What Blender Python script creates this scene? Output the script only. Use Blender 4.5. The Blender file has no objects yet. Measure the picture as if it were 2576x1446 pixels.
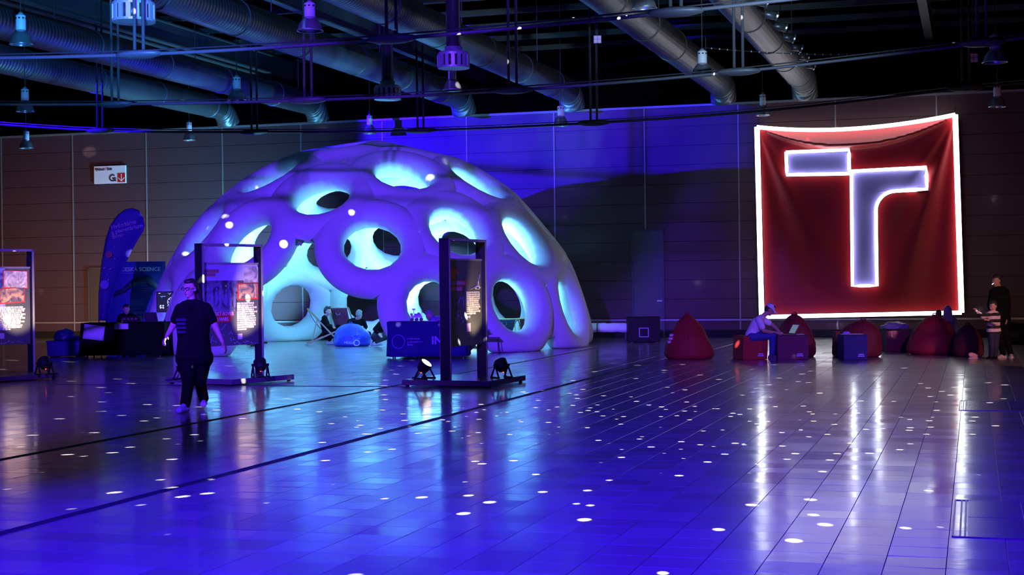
import bpy, bmesh, math, random
import numpy as np
from mathutils import Vector, Matrix, noise

random.seed(7)
rng = np.random.default_rng(7)
PI = math.pi
S = bpy.context.scene
COL = S.collection

# ------------------------------------------------------------------ camera
F, EYE, CX, CY = 3800.0, 1.62, 1288.0, 723.0
ROLL, PITCH = 0.012, 12 / 3800.0
FW = Vector((0, math.cos(PITCH), -math.sin(PITCH)))
UP0 = Vector((1, 0, 0)).cross(FW)
RT = Vector((1, 0, 0)) * math.cos(ROLL) - UP0 * math.sin(ROLL)
UP = Vector((1, 0, 0)) * math.sin(ROLL) + UP0 * math.cos(ROLL)
EYEP = Vector((0, 0, EYE))
cam_d = bpy.data.cameras.new('camera')
cam_d.sensor_width = 36.0
cam_d.lens = F / 2576 * 36.0
cam_d.clip_end = 300
cam = bpy.data.objects.new('camera', cam_d)
COL.objects.link(cam)
cam.matrix_world = Matrix(((RT.x, UP.x, -FW.x, 0), (RT.y, UP.y, -FW.y, 0), (RT.z, UP.z, -FW.z, EYE), (0, 0, 0, 1)))
S.camera = cam


def ray(px, py):
    return FW + RT * ((px - CX) / F) + UP * ((CY - py) / F)


def P(px, py, D):
    """point of the hall seen at photo pixel (px, py), D metres in front of the camera"""
    return EYEP + ray(px, py) * D


def G(px, py, z=0.0):
    """floor point seen at a pixel"""
    r = ray(px, py)
    return EYEP + r * ((z - EYE) / r.z)


def PZ(px, py, z):
    return G(px, py, z)


# hall axes: A1 runs along the ducts and tile rows, A2 along the back wall
ANG = math.atan(1162 / 3800)
A1 = Vector((math.sin(ANG), math.cos(ANG), 0))
A2 = Vector((math.cos(ANG), -math.sin(ANG), 0))
W0 = Vector((4.28, 43.3, 0))
HR = -ANG                              # rotation that turns local x to A2 and local y to A1


def wallq(px, py, off=0.0):
    r = ray(px, py)
    t = (W0 - A1 * off - EYEP).dot(A1) / r.dot(A1)
    q = EYEP + r * t
    return (q - W0).dot(A2), q.z


def wallp(w, z, off=0.0):
    return W0 + A2 * w - A1 * off + Vector((0, 0, z))


# ------------------------------------------------------------------ world, exposure
S.view_settings.view_transform = 'Standard'
S.view_settings.look = 'None'
S.view_settings.exposure = 0.0
S.view_settings.gamma = 1.0
S.view_settings.use_curve_mapping = False
S.cycles.max_bounces = 6
S.cycles.diffuse_bounces = 3
S.cycles.glossy_bounces = 3
S.cycles.transmission_bounces = 3
S.cycles.adaptive_threshold = 0.04
world = bpy.data.worlds.new('hall_dark')
S.world = world
world.use_nodes = True
bg = world.node_tree.nodes['Background']
bg.inputs['Color'].default_value = (0.15, 0.15, 0.5, 1)
bg.inputs['Strength'].default_value = 0.004


# ------------------------------------------------------------------ lights
def aim(o, loc, tgt):
    o.location = loc
    o.rotation_euler = (Vector(tgt) - Vector(loc)).to_track_quat('-Z', 'Y').to_euler()


def spot(name, loc, tgt, power, col, angle, blend=0.5, radius=0.1):
    d = bpy.data.lights.new(name, 'SPOT')
    d.energy = power
    d.color = col
    d.spot_size = math.radians(angle)
    d.spot_blend = blend
    d.shadow_soft_size = radius
    o = bpy.data.objects.new(name, d)
    COL.objects.link(o)
    aim(o, loc, tgt)
    return o


BLUE = (0.055, 0.012, 1.0)
VIOLET = (0.11, 0.025, 1.0)
CYAN = (0.15, 0.60, 1.0)
# stage lamps on the truss above and behind the camera
spot('stage_lamp_front_blue', (-7, -4, 8.5), (-3.5, 37, 2.0), 72000, VIOLET, 24, 0.6, 0.25)
spot('stage_lamp_floor_blue', (-2, 4, 9.5), (-1.5, 11.5, 0), 36000, (0.04, 0.002, 1.0), 84, 0.9, 0.3)
spot('stage_lamp_side_blue', (-21.5, 34.0, 6.4), (-3.5, 42.75, 5.9), 240000, (0.02, 0.001, 1.0), 19.5, 0.3, 0.08)
spot('stage_lamp_front_violet', (5, -3, 8.5), (5.6, 30.5, 0.8), 26000, (0.24, 0.08, 1.0), 13, 0.7, 0.25)
# added spots brightening the ducts, standing in for dome and banner glow
spot('added_duct_spot_right', (5, 9, 2.8), (3.6, 29, 8.2), 17000, (0.45, 0.75, 1.0), 24, 0.9, 0.2)
spot('added_duct_spot_left', (-3, 10, 2.6), (-7.5, 28.5, 8.2), 30000, (0.04, 0.34, 1.0), 26, 0.9, 0.2)
# warm lamps near the left and right ends of the back wall
spot('warm_lamp_left', P(-170, 790, 43.5), P(190, 690, 49), 800, (1.0, 0.46, 0.24), 120, 1.0, 0.3)
spot('warm_lamp_right', P(2830, 680, 26), P(2540, 770, 31), 330, (1.0, 0.45, 0.3), 120, 1.0, 0.3)


def mirror_ball_lamp():
    """beam patches thrown by a mirror ball hanging above the frame: a point lamp with a facet pattern"""
    d = bpy.data.lights.new('mirror_ball_beams', 'POINT')
    d.energy = 1.0
    d.color = (1, 1, 1)
    d.shadow_soft_size = 0.005
    d.use_nodes = True
    nt = d.node_tree
    n, l = nt.nodes, nt.links
    em = n['Emission']
    tc = n.new('ShaderNodeTexCoord')
    mp = n.new('ShaderNodeMapping')
    mp.inputs['Rotation'].default_value = (0.4, 0.9, 0.3)
    vo = n.new('ShaderNodeTexVoronoi')
    vo.voronoi_dimensions = '3D'
    vo.inputs['Scale'].default_value = 24.0
    vo.inputs['Randomness'].default_value = 1.0
    mr = n.new('ShaderNodeMapRange')
    mr.inputs['From Min'].default_value = 0.135
    mr.inputs['From Max'].default_value = 0.09
    mr.inputs['To Min'].default_value = 0.0
    mr.inputs['To Max'].default_value = 1.0
    ml = n.new('ShaderNodeMath')
    ml.operation = 'MULTIPLY'
    ml.inputs[1].default_value = 65000.0
    l.new(tc.outputs['Normal'], mp.inputs['Vector'])
    l.new(mp.outputs['Vector'], vo.inputs['Vector'])
    l.new(vo.outputs['Distance'], mr.inputs['Value'])
    l.new(mr.outputs['Result'], ml.inputs[0])
    l.new(ml.outputs[0], em.inputs['Strength'])
    em.inputs['Color'].default_value = (1.0, 0.93, 0.85, 1)
    o = bpy.data.objects.new('mirror_ball_beams', d)
    COL.objects.link(o)
    o.location = (1.5, 17.0, 6.6)


mirror_ball_lamp()

# ------------------------------------------------------------------ materials
MATS = {}


def mat(name, col, rough=0.6, metal=0.0, spec=0.5, emit=None, estr=0.0, noise_amt=0.12, nscale=6.0, bump=0.0, trans=0.0, bscale=40.0):
    """principled material with procedural colour variation (and relief)"""
    if name in MATS:
        return MATS[name]
    m = bpy.data.materials.new(name)
    m.use_nodes = True
    nt = m.node_tree
    n, l = nt.nodes, nt.links
    b = n['Principled BSDF']
    b.inputs['Roughness'].default_value = rough
    b.inputs['Metallic'].default_value = metal
    b.inputs['Specular IOR Level'].default_value = spec
    tc = n.new('ShaderNodeTexCoord')
    nz = n.new('ShaderNodeTexNoise')
    nz.inputs['Scale'].default_value = nscale
    nz.inputs['Detail'].default_value = 3
    l.new(tc.outputs['Object'], nz.inputs['Vector'])
    mx = n.new('ShaderNodeMix')
    mx.data_type = 'RGBA'
    mx.inputs[6].default_value = tuple(c * (1 - noise_amt) for c in col) + (1,)
    mx.inputs[7].default_value = tuple(min(1, c * (1 + noise_amt)) for c in col) + (1,)
    l.new(nz.outputs['Fac'], mx.inputs[0])
    l.new(mx.outputs[2], b.inputs['Base Color'])
    if bump:
        n2 = n.new('ShaderNodeTexNoise')
        n2.inputs['Scale'].default_value = bscale
        l.new(tc.outputs['Object'], n2.inputs['Vector'])
        bp = n.new('ShaderNodeBump')
        bp.inputs['Strength'].default_value = bump
        bp.inputs['Distance'].default_value = 0.02
        l.new(n2.outputs['Fac'], bp.inputs['Height'])
        l.new(bp.outputs['Normal'], b.inputs['Normal'])
    if emit:
        b.inputs['Emission Color'].default_value = tuple(emit) + (1,)
        b.inputs['Emission Strength'].default_value = estr
        if name != 'neon_white':            # tiny emitters: their light comes from the lamp beside them
            m.cycles.emission_sampling = 'NONE'
    if trans:
        tr = n.new('ShaderNodeBsdfTranslucent')
        l.new(mx.outputs[2], tr.inputs['Color'])
        ms = n.new('ShaderNodeMixShader')
        ms.inputs[0].default_value = trans
        l.new(b.outputs[0], ms.inputs[1])
        l.new(tr.outputs[0], ms.inputs[2])
        l.new(ms.outputs[0], n['Material Output'].inputs['Surface'])
    MATS[name] = m
    return m


def tile_material():
    m = bpy.data.materials.new('polished_tile')
    m.use_nodes = True
    nt = m.node_tree
    n, l = nt.nodes, nt.links
    b = n['Principled BSDF']
    oi = n.new('ShaderNodeObjectInfo')
    ge = n.new('ShaderNodeNewGeometry')
    ad = n.new('ShaderNodeMath'); ad.operation = 'ADD'
    l.new(oi.outputs['Random'], ad.inputs[0]); l.new(ge.outputs['Random Per Island'], ad.inputs[1])
    fr = n.new('ShaderNodeMath'); fr.operation = 'FRACT'
    l.new(ad.outputs[0], fr.inputs[0])
    mx = n.new('ShaderNodeMix'); mx.data_type = 'RGBA'
    mx.inputs[6].default_value = (0.17, 0.165, 0.17, 1); mx.inputs[7].default_value = (0.25, 0.245, 0.245, 1)
    l.new(fr.outputs[0], mx.inputs[0])
    tc = n.new('ShaderNodeTexCoord')
    nz = n.new('ShaderNodeTexNoise'); nz.inputs['Scale'].default_value = 1.3; nz.inputs['Detail'].default_value = 5
    geo = n.new('ShaderNodeNewGeometry')
    l.new(geo.outputs['Position'], nz.inputs['Vector'])
    m2 = n.new('ShaderNodeMix'); m2.data_type = 'RGBA'; m2.blend_type = 'MULTIPLY'; m2.inputs[0].default_value = 0.35
    l.new(mx.outputs[2], m2.inputs[6]); l.new(nz.outputs['Color'], m2.inputs[7])
    l.new(m2.outputs[2], b.inputs['Base Color'])
    mr = n.new('ShaderNodeMapRange')
    mr.inputs['To Min'].default_value = 0.07; mr.inputs['To Max'].default_value = 0.20
    m3 = n.new('ShaderNodeMath'); m3.operation = 'MULTIPLY_ADD'; m3.inputs[1].default_value = 0.5; 
    l.new(fr.outputs[0], m3.inputs[0]); 
    hf = n.new('ShaderNodeMath'); hf.operation = 'MULTIPLY'; hf.inputs[1].default_value = 0.5
    l.new(nz.outputs['Fac'], hf.inputs[0]); l.new(hf.outputs[0], m3.inputs[2])
    l.new(m3.outputs[0], mr.inputs['Value'])
    l.new(mr.outputs['Result'], b.inputs['Roughness'])
    b.inputs['Specular IOR Level'].default_value = 0.8
    b.inputs['Coat Weight'].default_value = 0.7
    b.inputs['Coat Roughness'].default_value = 0.34
    # faint waviness of the polished face
    n2 = n.new('ShaderNodeTexNoise'); n2.inputs['Scale'].default_value = 5.0; n2.inputs['Detail'].default_value = 2
    l.new(geo.outputs['Position'], n2.inputs['Vector'])
    bp = n.new('ShaderNodeBump'); bp.inputs['Strength'].default_value = 0.05; bp.inputs['Distance'].default_value = 0.02
    l.new(n2.outputs['Fac'], bp.inputs['Height']); l.new(bp.outputs['Normal'], b.inputs['Normal'])
    return m


def duct_material():
    m = bpy.data.materials.new('spiral_galvanised_steel')
    m.use_nodes = True
    nt = m.node_tree
    n, l = nt.nodes, nt.links
    b = n['Principled BSDF']
    b.inputs['Base Color'].default_value = (0.15, 0.165, 0.18, 1)
    b.inputs['Metallic'].default_value = 0.75
    b.inputs['Roughness'].default_value = 0.42
    tc = n.new('ShaderNodeTexCoord')
    wv = n.new('ShaderNodeTexWave')
    wv.wave_type = 'BANDS'; wv.bands_direction = 'X'
    wv.inputs['Scale'].default_value = 2.6
    wv.inputs['Distortion'].default_value = 0.0
    l.new(tc.outputs['Object'], wv.inputs['Vector'])
    bp = n.new('ShaderNodeBump'); bp.inputs['Strength'].default_value = 0.5; bp.inputs['Distance'].default_value = 0.03
    l.new(wv.outputs['Fac'], bp.inputs['Height']); l.new(bp.outputs['Normal'], b.inputs['Normal'])
    return m


def photo_material(name, c1, c2, scale=3.0):
    """printed photograph too coarse to read: two-tone procedural print"""
    m = bpy.data.materials.new(name)
    m.use_nodes = True
    nt = m.node_tree
    n, l = nt.nodes, nt.links
    b = n['Principled BSDF']
    tc = n.new('ShaderNodeTexCoord')
    nz = n.new('ShaderNodeTexNoise'); nz.inputs['Scale'].default_value = scale; nz.inputs['Detail'].default_value = 4; nz.inputs['Distortion'].default_value = 1.2
    l.new(tc.outputs['Object'], nz.inputs['Vector'])
    cr = n.new('ShaderNodeValToRGB')
    cr.color_ramp.elements[0].position = 0.38; cr.color_ramp.elements[0].color = c1 + (1,)
    cr.color_ramp.elements[1].position = 0.62; cr.color_ramp.elements[1].color = c2 + (1,)
    l.new(nz.outputs['Fac'], cr.inputs[0]); l.new(cr.outputs[0], b.inputs['Base Color'])
    b.inputs['Roughness'].default_value = 0.6
    return m


M_TILE = tile_material()
M_DUCT = duct_material()
M_GROUT = mat('dark_grout', (0.02, 0.02, 0.025), 0.8)
M_WALL = mat('wall_board', (0.080, 0.038, 0.046), 0.45, spec=0.25, noise_amt=0.10, nscale=0.8)
M_WALLGAP = mat('wall_gap', (0.05, 0.045, 0.05), 0.7)
M_SEAM = mat('aluminium_seam', (0.28, 0.27, 0.28), 0.45, 0.5)
M_ROOF = mat('roof_deck', (0.04, 0.034, 0.028), 0.8)
M_BLACK = mat('black_matt', (0.007, 0.007, 0.008), 0.6, spec=0.25)
M_DKMETAL = mat('dark_steel', (0.05, 0.05, 0.055), 0.45, 0.4)
M_GREY = mat('grey_painted_steel', (0.22, 0.22, 0.23), 0.5, 0.2)
M_ALU = mat('brushed_aluminium', (0.62, 0.62, 0.63), 0.28, 0.9)
M_WHITE = mat('white_plastic', (0.75, 0.75, 0.76), 0.45)
M_FABRIC = mat('white_inflatable_fabric', (0.80, 0.80, 0.82), 0.75, spec=0.15, noise_amt=0.03, trans=0.04)
M_NEON = mat('neon_white', (1, 1, 1), 0.4, emit=(0.90, 0.96, 1.0), estr=6.0)
M_NEONBACK = mat('neon_housing', (0.30, 0.30, 0.32), 0.5)


# ------------------------------------------------------------------ mesh builder
class MB:
    def __init__(self):
        self.v, self.f, self.m = [], [], []

    def add(self, verts, faces, mi=0):
        o = len(self.v)
        self.v += [Vector(p) for p in verts]
        self.f += [tuple(i + o for i in f) for f in faces]
        self.m += [mi] * len(faces)
        return self

    def box(self, c, s, rz=0.0, rot=None, mi=0, taper=1.0):
        hx, hy, hz = s[0] / 2, s[1] / 2, s[2] / 2
        R = rot if rot is not None else Matrix.Rotation(rz, 3, 'Z')
        vs = []
        for z in (-1, 1):
            k = taper if z > 0 else 1.0
            for x, y in ((-1, -1), (1, -1), (1, 1), (-1, 1)):
                vs.append(Vector(c) + R @ Vector((x * hx * k, y * hy * k, z * hz)))
        return self.add(vs, [(3, 2, 1, 0), (4, 5, 6, 7), (0, 1, 5, 4), (1, 2, 6, 5), (2, 3, 7, 6), (3, 0, 4, 7)], mi)

    def tube(self, pts, r, n=8, mi=0, closed=False, caps=True):
        pts = [Vector(p) for p in pts]
        rr = r if isinstance(r, (list, tuple)) else [r] * len(pts)
        N = len(pts)
        vs, fs = [], []
        prev = None
        for i, p in enumerate(pts):
            if closed:
                d = pts[(i + 1) % N] - pts[i - 1]
            else:
                d = pts[min(i + 1, N - 1)] - pts[max(i - 1, 0)]
            d.normalize()
            if prev is None:
                a = d.orthogonal().normalized()
            else:
                a = (prev - d * prev.dot(d))
                a = a.normalized() if a.length > 1e-6 else d.orthogonal().normalized()
            prev = a
            b = d.cross(a)
            for k in range(n):
                t = 2 * PI * k / n
                vs.append(p + (a * math.cos(t) + b * math.sin(t)) * rr[i])
        for i in range(N if closed else N - 1):
            j = (i + 1) % N
            for k in range(n):
                k2 = (k + 1) % n
                fs.append((i * n + k, i * n + k2, j * n + k2, j * n + k))
        if caps and not closed:
            fs.append(tuple(range(n - 1, -1, -1)))
            fs.append(tuple((N - 1) * n + k for k in range(n)))
        return self.add(vs, fs, mi)

    def lathe(self, prof, n=24, c=(0, 0, 0), mi=0, R=None, cap=True):
        vs, fs = [], []
        c = Vector(c)
        for (r, z) in prof:
            for k in range(n):
                t = 2 * PI * k / n
                p = Vector((r * math.cos(t), r * math.sin(t), z))
                vs.append(c + (R @ p if R is not None else p))
        for i in range(len(prof) - 1):
            for k in range(n):
                k2 = (k + 1) % n
                fs.append((i * n + k, i * n + k2, (i + 1) * n + k2, (i + 1) * n + k))
        if cap:
            fs.append(tuple(range(n - 1, -1, -1)))
            fs.append(tuple((len(prof) - 1) * n + k for k in range(n)))
        return self.add(vs, fs, mi)

    def ellipsoid(self, c, r, n=12, R=None, mi=0):
        prof_n = n // 2
        vs, fs = [], []
        c = Vector(c)
        for i in range(prof_n + 1):
            a = PI * (i + 0.001) / (prof_n + 0.002)
            for k in range(n):
                t = 2 * PI * k / n
                p = Vector((r[0] * math.sin(a) * math.cos(t), r[1] * math.sin(a) * math.sin(t), r[2] * math.cos(a)))
                vs.append(c + (R @ p if R is not None else p))
        for i in range(prof_n):
            for k in range(n):
                k2 = (k + 1) % n
                fs.append((i * n + k2, i * n + k, (i + 1) * n + k, (i + 1) * n + k2))
        fs.append(tuple(range(n)))
        fs.append(tuple(prof_n * n + k for k in range(n - 1, -1, -1)))
        return self.add(vs, fs, mi)

    def capsule(self, a, b, ra, rb, n=12):
        a, b = Vector(a), Vector(b)
        d = b - a
        L = d.length
        if L < 1e-5:
            return self.ellipsoid(a, (ra, ra, ra), n)
        d.normalize()
        R = d.to_track_quat('Z', 'Y').to_matrix()
        prof = []
        h = 4
        for i in range(h + 1):
            t = PI / 2 * i / h
            prof.append((max(1e-4, ra * math.sin(t)), -ra * math.cos(t)))
        for i in range(h + 1):
            t = PI / 2 * i / h
            prof.append((max(1e-4, rb * math.cos(t)), L + rb * math.sin(t)))
        return self.lathe(prof, n, a, R=R)

    def poly(self, pts, mi=0):
        return self.add(pts, [tuple(range(len(pts)))], mi)

    def grid(self, fn, nu, nv, mi=0):
        vs = [fn(i / nu, j / nv) for j in range(nv + 1) for i in range(nu + 1)]
        w = nu + 1
        fs = [(j * w + i, j * w + i + 1, (j + 1) * w + i + 1, (j + 1) * w + i) for j in range(nv) for i in range(nu)]
        return self.add(vs, fs, mi)

    def mesh(self, name, mats, smooth=False):
        me = bpy.data.meshes.new(name)
        me.from_pydata([tuple(v) for v in self.v], [], self.f)
        for mm in (mats if isinstance(mats, (list, tuple)) else [mats]):
            me.materials.append(mm)
        if any(self.m):
            me.polygons.foreach_set('material_index', self.m)
        if smooth:
            me.polygons.foreach_set('use_smooth', [True] * len(self.f))
        me.update()
        return me

    def build(self, name, mats, parent=None, smooth=False, bevel=0.0, solid=0.0, angle=None):
        o = bpy.data.objects.new(name, self.mesh(name, mats, smooth))
        COL.objects.link(o)
        if parent:
            o.parent = parent
        if solid:
            md = o.modifiers.new('thickness', 'SOLIDIFY'); md.thickness = solid; md.offset = 0
        if bevel:
            md = o.modifiers.new('edges', 'BEVEL'); md.width = bevel; md.segments = 2; md.limit_method = 'ANGLE'
        return o


def tag(o, label=None, cat=None, group=None, kind=None):
    if label: o['label'] = label
    if cat: o['category'] = cat
    if group: o['group'] = group
    if kind: o['kind'] = kind
    return o


def thing(name, loc, label, cat, rz=0.0, group=None, kind=None):
    o = bpy.data.objects.new(name, None)
    o.empty_display_size = 0.1
    COL.objects.link(o)
    o.location = loc
    o.rotation_euler = (0, 0, rz)
    return tag(o, label, cat, group, kind)


def struct(o):
    o['kind'] = 'structure'
    return o


def copy_tree(o, parent=None):
    c = o.copy()
    COL.objects.link(c)
    c.parent = parent
    for ch in o.children:
        copy_tree(ch, c)
    return c


def text_mesh(txt, size, depth=0.001, font_shear=0.0, align='LEFT', spacing=1.0, bold=0.0):
    cu = bpy.data.curves.new('lettering', 'FONT')
    cu.body = txt
    cu.size = size
    cu.extrude = depth
    cu.align_x = align
    cu.shear = font_shear
    cu.space_character = spacing
    cu.offset = bold
    cu.resolution_u = 3
    ob = bpy.data.objects.new('lettering', cu)
    COL.objects.link(ob)
    dg = bpy.context.evaluated_depsgraph_get()
    me = bpy.data.meshes.new_from_object(ob.evaluated_get(dg))
    bpy.data.objects.remove(ob)
    bpy.data.curves.remove(cu)
    return me


def text(name, txt, size, m, parent, loc, rot=(PI / 2, 0, 0), depth=0.001, align='LEFT', bold=0.0, spacing=1.0):
    """lettering standing on a plane (default: upright, facing local -Y)"""
    me = text_mesh(txt, size, depth, 0.0, align, spacing, bold)
    me.materials.clear()
    me.materials.append(m)
    o = bpy.data.objects.new(name, me)
    COL.objects.link(o)
    o.parent = parent
    o.location = loc
    o.rotation_euler = rot
    return o


# ------------------------------------------------------------------ floor: slab, tiles, strips, hatches
TS = 0.335                      # tile pitch
JT = 0.0032                      # joint width


def floor_build():
    fl = struct(MB().box((0, 28, -0.11), (90, 80, 0.2)).build('floor', M_GROUT))
    h = (TS - JT) / 2
    bv = 0.0015

    def tile_geo(c, tx, ty):
        """top face with eased edge, tilted a hair, skirt down into the joint"""
        vs = []
        for (k, z) in ((h - bv, 0.0), (h, -bv), (h, -0.012)):
            for sx, sy in ((-1, -1), (1, -1), (1, 1), (-1, 1)):
                vs.append(c + A2 * (sx * k) + A1 * (sy * k) + Vector((0, 0, z + tx * sx * k + ty * sy * k)))
        fs = [(0, 1, 2, 3)]
        for r in (0, 4):
            for k in range(4):
                k2 = (k + 1) % 4
                fs.append((r + k, r + 4 + k, r + 4 + k2, r + k2))
        return vs, fs

    cells = []
    o0 = G(2057, 1445)          # a joint crossing read off the photograph
    for i in range(-150, 160):
        for j in range(-110, 110):
            c = o0 + A1 * ((i + 0.5) * TS) + A2 * ((j + 0.5) * TS)
            if (c - W0).dot(A1) > -0.05:
                continue
            D = (c - EYEP).dot(FW)
            if D < 6.5:
                continue
            px = CX + F * (c - EYEP).dot(RT) / D
            if px < -420 or px > 3000:
                continue
            py = CY - F * (c - EYEP).dot(UP) / D
            seen = -60 < px < 2636 and py < 1475
            cells.append((0 if seen else 1, D, c))
    cells.sort(key=lambda t: (t[0], t[1]))
    vs, fs = tile_geo(Vector((0, 0, 0)), 0, 0)
    base = MB().add(vs, fs).mesh('tile', M_TILE)
    mb = MB()
    for k, (seen, D, c) in enumerate(cells):
        tx, ty = rng.normal(0, 0.0024), rng.normal(0, 0.0024)
        if k < 300:
            t = bpy.data.objects.new('tile', base)
            COL.objects.link(t)
            t.parent = fl
            t.location = c
            t.rotation_euler = (ty, -tx, 0)
        else:
            mb.add(*tile_geo(c, tx, ty))
    tf = mb.build('tile_field', M_TILE, fl)
    tf['kind'] = 'stuff'
    return fl


floor_build()


def strip(name, a, b, w, label):
    a, b = Vector(a), Vector(b)
    d = (b - a)
    L = d.length
    rz = math.atan2(d.y, d.x)
    t = thing(name, (a + b) / 2, label, 'floor strip', rz)
    MB().box((0, 0, 0.002), (L, w, 0.004)).build('cover', mat('rubber_strip', (0.01, 0.01, 0.02), 0.7), t)
    for s in (-1, 1):
        MB().box((0, s * (w / 2 + 0.004), 0.0025), (L, 0.008, 0.005)).build('edge', M_DKMETAL, t)
    return t


def along(g, px_a, px_b, d):
    """two floor points on the line through g with direction d, cut where it leaves the pixel columns"""
    out = []
    for px in (px_a, px_b):
        r = ray(px, 723)
        # solve g + d*t on the vertical plane through the camera and column px
        nrm = r.cross(UP)
        t = (EYEP - g).dot(nrm) / d.dot(nrm)
        out.append(g + d * t)
    return out


g = G(1110, 1050)
e = along(g, -300, 1640, A1)
strip('floor_strip', e[0], e[1], 0.07, 'wide dark floor strip crossing the foreground tiles diagonally')
g = G(600, 1044)
e = along(g, -300, 1500, A1)
strip('floor_strip', e[0], e[1], 0.055, 'thin dark floor strip running toward the dome behind the walking woman')
e = (G(140, 967), G(1024, 973))
strip('floor_strip', e[0], e[1], 0.05, 'dark floor strip lying level between two exhibition stands')


def hatch(px0, py0, px1, py1, label, ncol):
    a = G(px0, py1)
    # near left corner a, runs along A2 to the right and A1 away
    far = G(px0, py0)
    dep = (far - a).dot(A1)
    wid = 2.6
    t = thing('floor_hatch', a, label, 'floor hatch', HR)
    fm = mat('hatch_steel', (0.30, 0.30, 0.33), 0.3, 0.8)
    pm = mat('hatch_plate', (0.22, 0.22, 0.25), 0.25, 0.6)
    z = 0.005
    for y in (0, dep):
        MB().box((wid / 2, y, z / 2 + 0.001), (wid, 0.02, z)).build('frame_rail', fm, t)
    for x in (0.0, 0.045, 0.075):
        MB().box((x, dep / 2, z / 2 + 0.001), (0.012, dep, z)).build('frame_rail', fm, t)
    cw = (wid - 0.09) / ncol
    for i in range(ncol):
        for j in range(2):
            MB().box((0.085 + cw * (i + 0.5), dep * (0.25 + 0.5 * j), z / 2), (cw - 0.012, dep / 2 - 0.022, z)).build('plate', pm, t)
    return t


hatch(2396, 1258, 2390, 1350, 'steel floor hatch with double frame in the right foreground', 7)
hatch(2413, 1008, 2410, 1032, 'farther steel floor hatch beside the bright neon streak', 5)


# ------------------------------------------------------------------ back wall
def back_wall():
    w0, w1 = -30.1, 18.4
    H = 6.57
    wl = thing('wall_back', W0, None, None, HR, kind='structure')
    MB().box(((w0 + w1) / 2, 0.16, H / 2), (w1 - w0, 0.2, H)).build('backing', M_WALLGAP, wl)
    cols = []
    k = -3
    while True:
        a = -22.0 + 2.695 * k
        if a > w1 - 0.5:
            break
        cols.append(a)
        k += 1
    rows = 12
    rh = H / rows
    base = MB().box((0, 0, 0), (2.695 - 0.03, 0.06, rh - 0.012)).mesh('panel', M_WALL)
    for a in cols:
        for r in range(rows):
            o = bpy.data.objects.new('panel', base)
            COL.objects.link(o)
            o.parent = wl
            o.location = (a + 2.695 / 2, 0.03 + rng.normal(0, 0.002), rh * (r + 0.5))
            o.rotation_euler = (rng.normal(0, 0.0025), 0, rng.normal(0, 0.0008))
        MB().box((a, 0.0, H / 2), (0.035, 0.03, H)).build('seam_strip', M_SEAM, wl)
    MB().box(((w0 + w1) / 2, 0.02, H + 0.03), (w1 - w0, 0.16, 0.06)).build('coping', M_SEAM, wl)
    bb = thing('baseboard_back', W0, None, None, HR, kind='structure')
    MB().box(((w0 + w1) / 2, -0.03, 0.11), (w1 - w0, 0.04, 0.22)).build('kick_board', M_BLACK, bb)
    MB().box(((w0 + w1) / 2, -0.06, 0.50), (w1 - w0, 0.05, 0.05)).build('bumper_rail', M_SEAM, bb)
    for a in cols:
        MB().box((a + 0.3, -0.03, 0.50), (0.05, 0.04, 0.04)).build('rail_bracket', M_GREY, bb)


back_wall()


def wall_door(w, wid, hgt, name, m):
    t = thing(name, wallp(w, 0, 0.005), None, None, HR, kind='structure')
    MB().box((wid / 2, -0.015, hgt / 2), (wid - 0.1, 0.03, hgt - 0.06)).build('leaf', m, t)
    for x in (0.025, wid - 0.025):
        MB().box((x, -0.025, hgt / 2), (0.05, 0.05, hgt)).build('jamb', M_DKMETAL, t)
    MB().box((wid / 2, -0.025, hgt - 0.02), (wid, 0.05, 0.05)).build('lintel', M_DKMETAL, t)
    MB().box((wid * 0.85, -0.06, 1.05), (0.14, 0.03, 0.03)).build('handle', M_ALU, t)
    return t


wall_door(-18.76, 2.0, 2.27, 'door_1', mat('dark_door', (0.03, 0.022, 0.02), 0.5))
wall_door(-0.85, 0.95, 3.1, 'door_2', mat('wall_door_blue', (0.07, 0.06, 0.065), 0.5))

# dark shell above and around the hall
struct(MB().box((0, 30, 11.6), (110, 100, 0.2)).build('ceiling', M_ROOF))
t = thing('wall_upper', W0 + A1 * 6, None, None, HR, kind='structure')
MB().box((0, 0, 5.8), (110, 0.3, 11.6)).build('cladding', mat('dark_cladding', (0.0025, 0.0025, 0.003), 0.9, spec=0.05), t)


# ------------------------------------------------------------------ roof steel
def girder(px, py, z, label):
    c = PZ(px, py, z)
    t = thing('roof_girder', c, label, 'girder', PI / 2 - ANG, 'roof girders above the ducts')
    L0, L1 = -30, 22
    m = mat('roof_steel', (0.06, 0.06, 0.06), 0.6, 0.2)
    for dz in (0, 0.55):
        MB().box(((L0 + L1) / 2, 0, dz), (L1 - L0, 0.22, 0.04)).build('flange', m, t)
    MB().box(((L0 + L1) / 2, 0, 0.275), (L1 - L0, 0.03, 0.55)).build('web', m, t)
    return t


girder(1010, 130, 8.3, 'dark steel roof girder between the two middle ducts')
girder(700, 190, 8.3, 'dark steel roof girder left of the dome apex')
girder(60, 20, 8.3, 'dark steel roof girder at the far left')
girder(2330, 60, 8.3, 'dark steel roof girder at the far right')
for i, y in enumerate(np.arange(20, 50, 2.2)):
    c = A1 * float(y) + Vector((0, 0, 9.1))
    t = thing('roof_purlin', c, 'slim roof purlin spanning across the dark ceiling', 'purlin', HR, 'roof purlins in the dark')
    MB().box((0, 0, 0), (46, 0.10, 0.16)).build('bar', mat('roof_steel', (0.2, 0.2, 0.2)), t)


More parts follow.
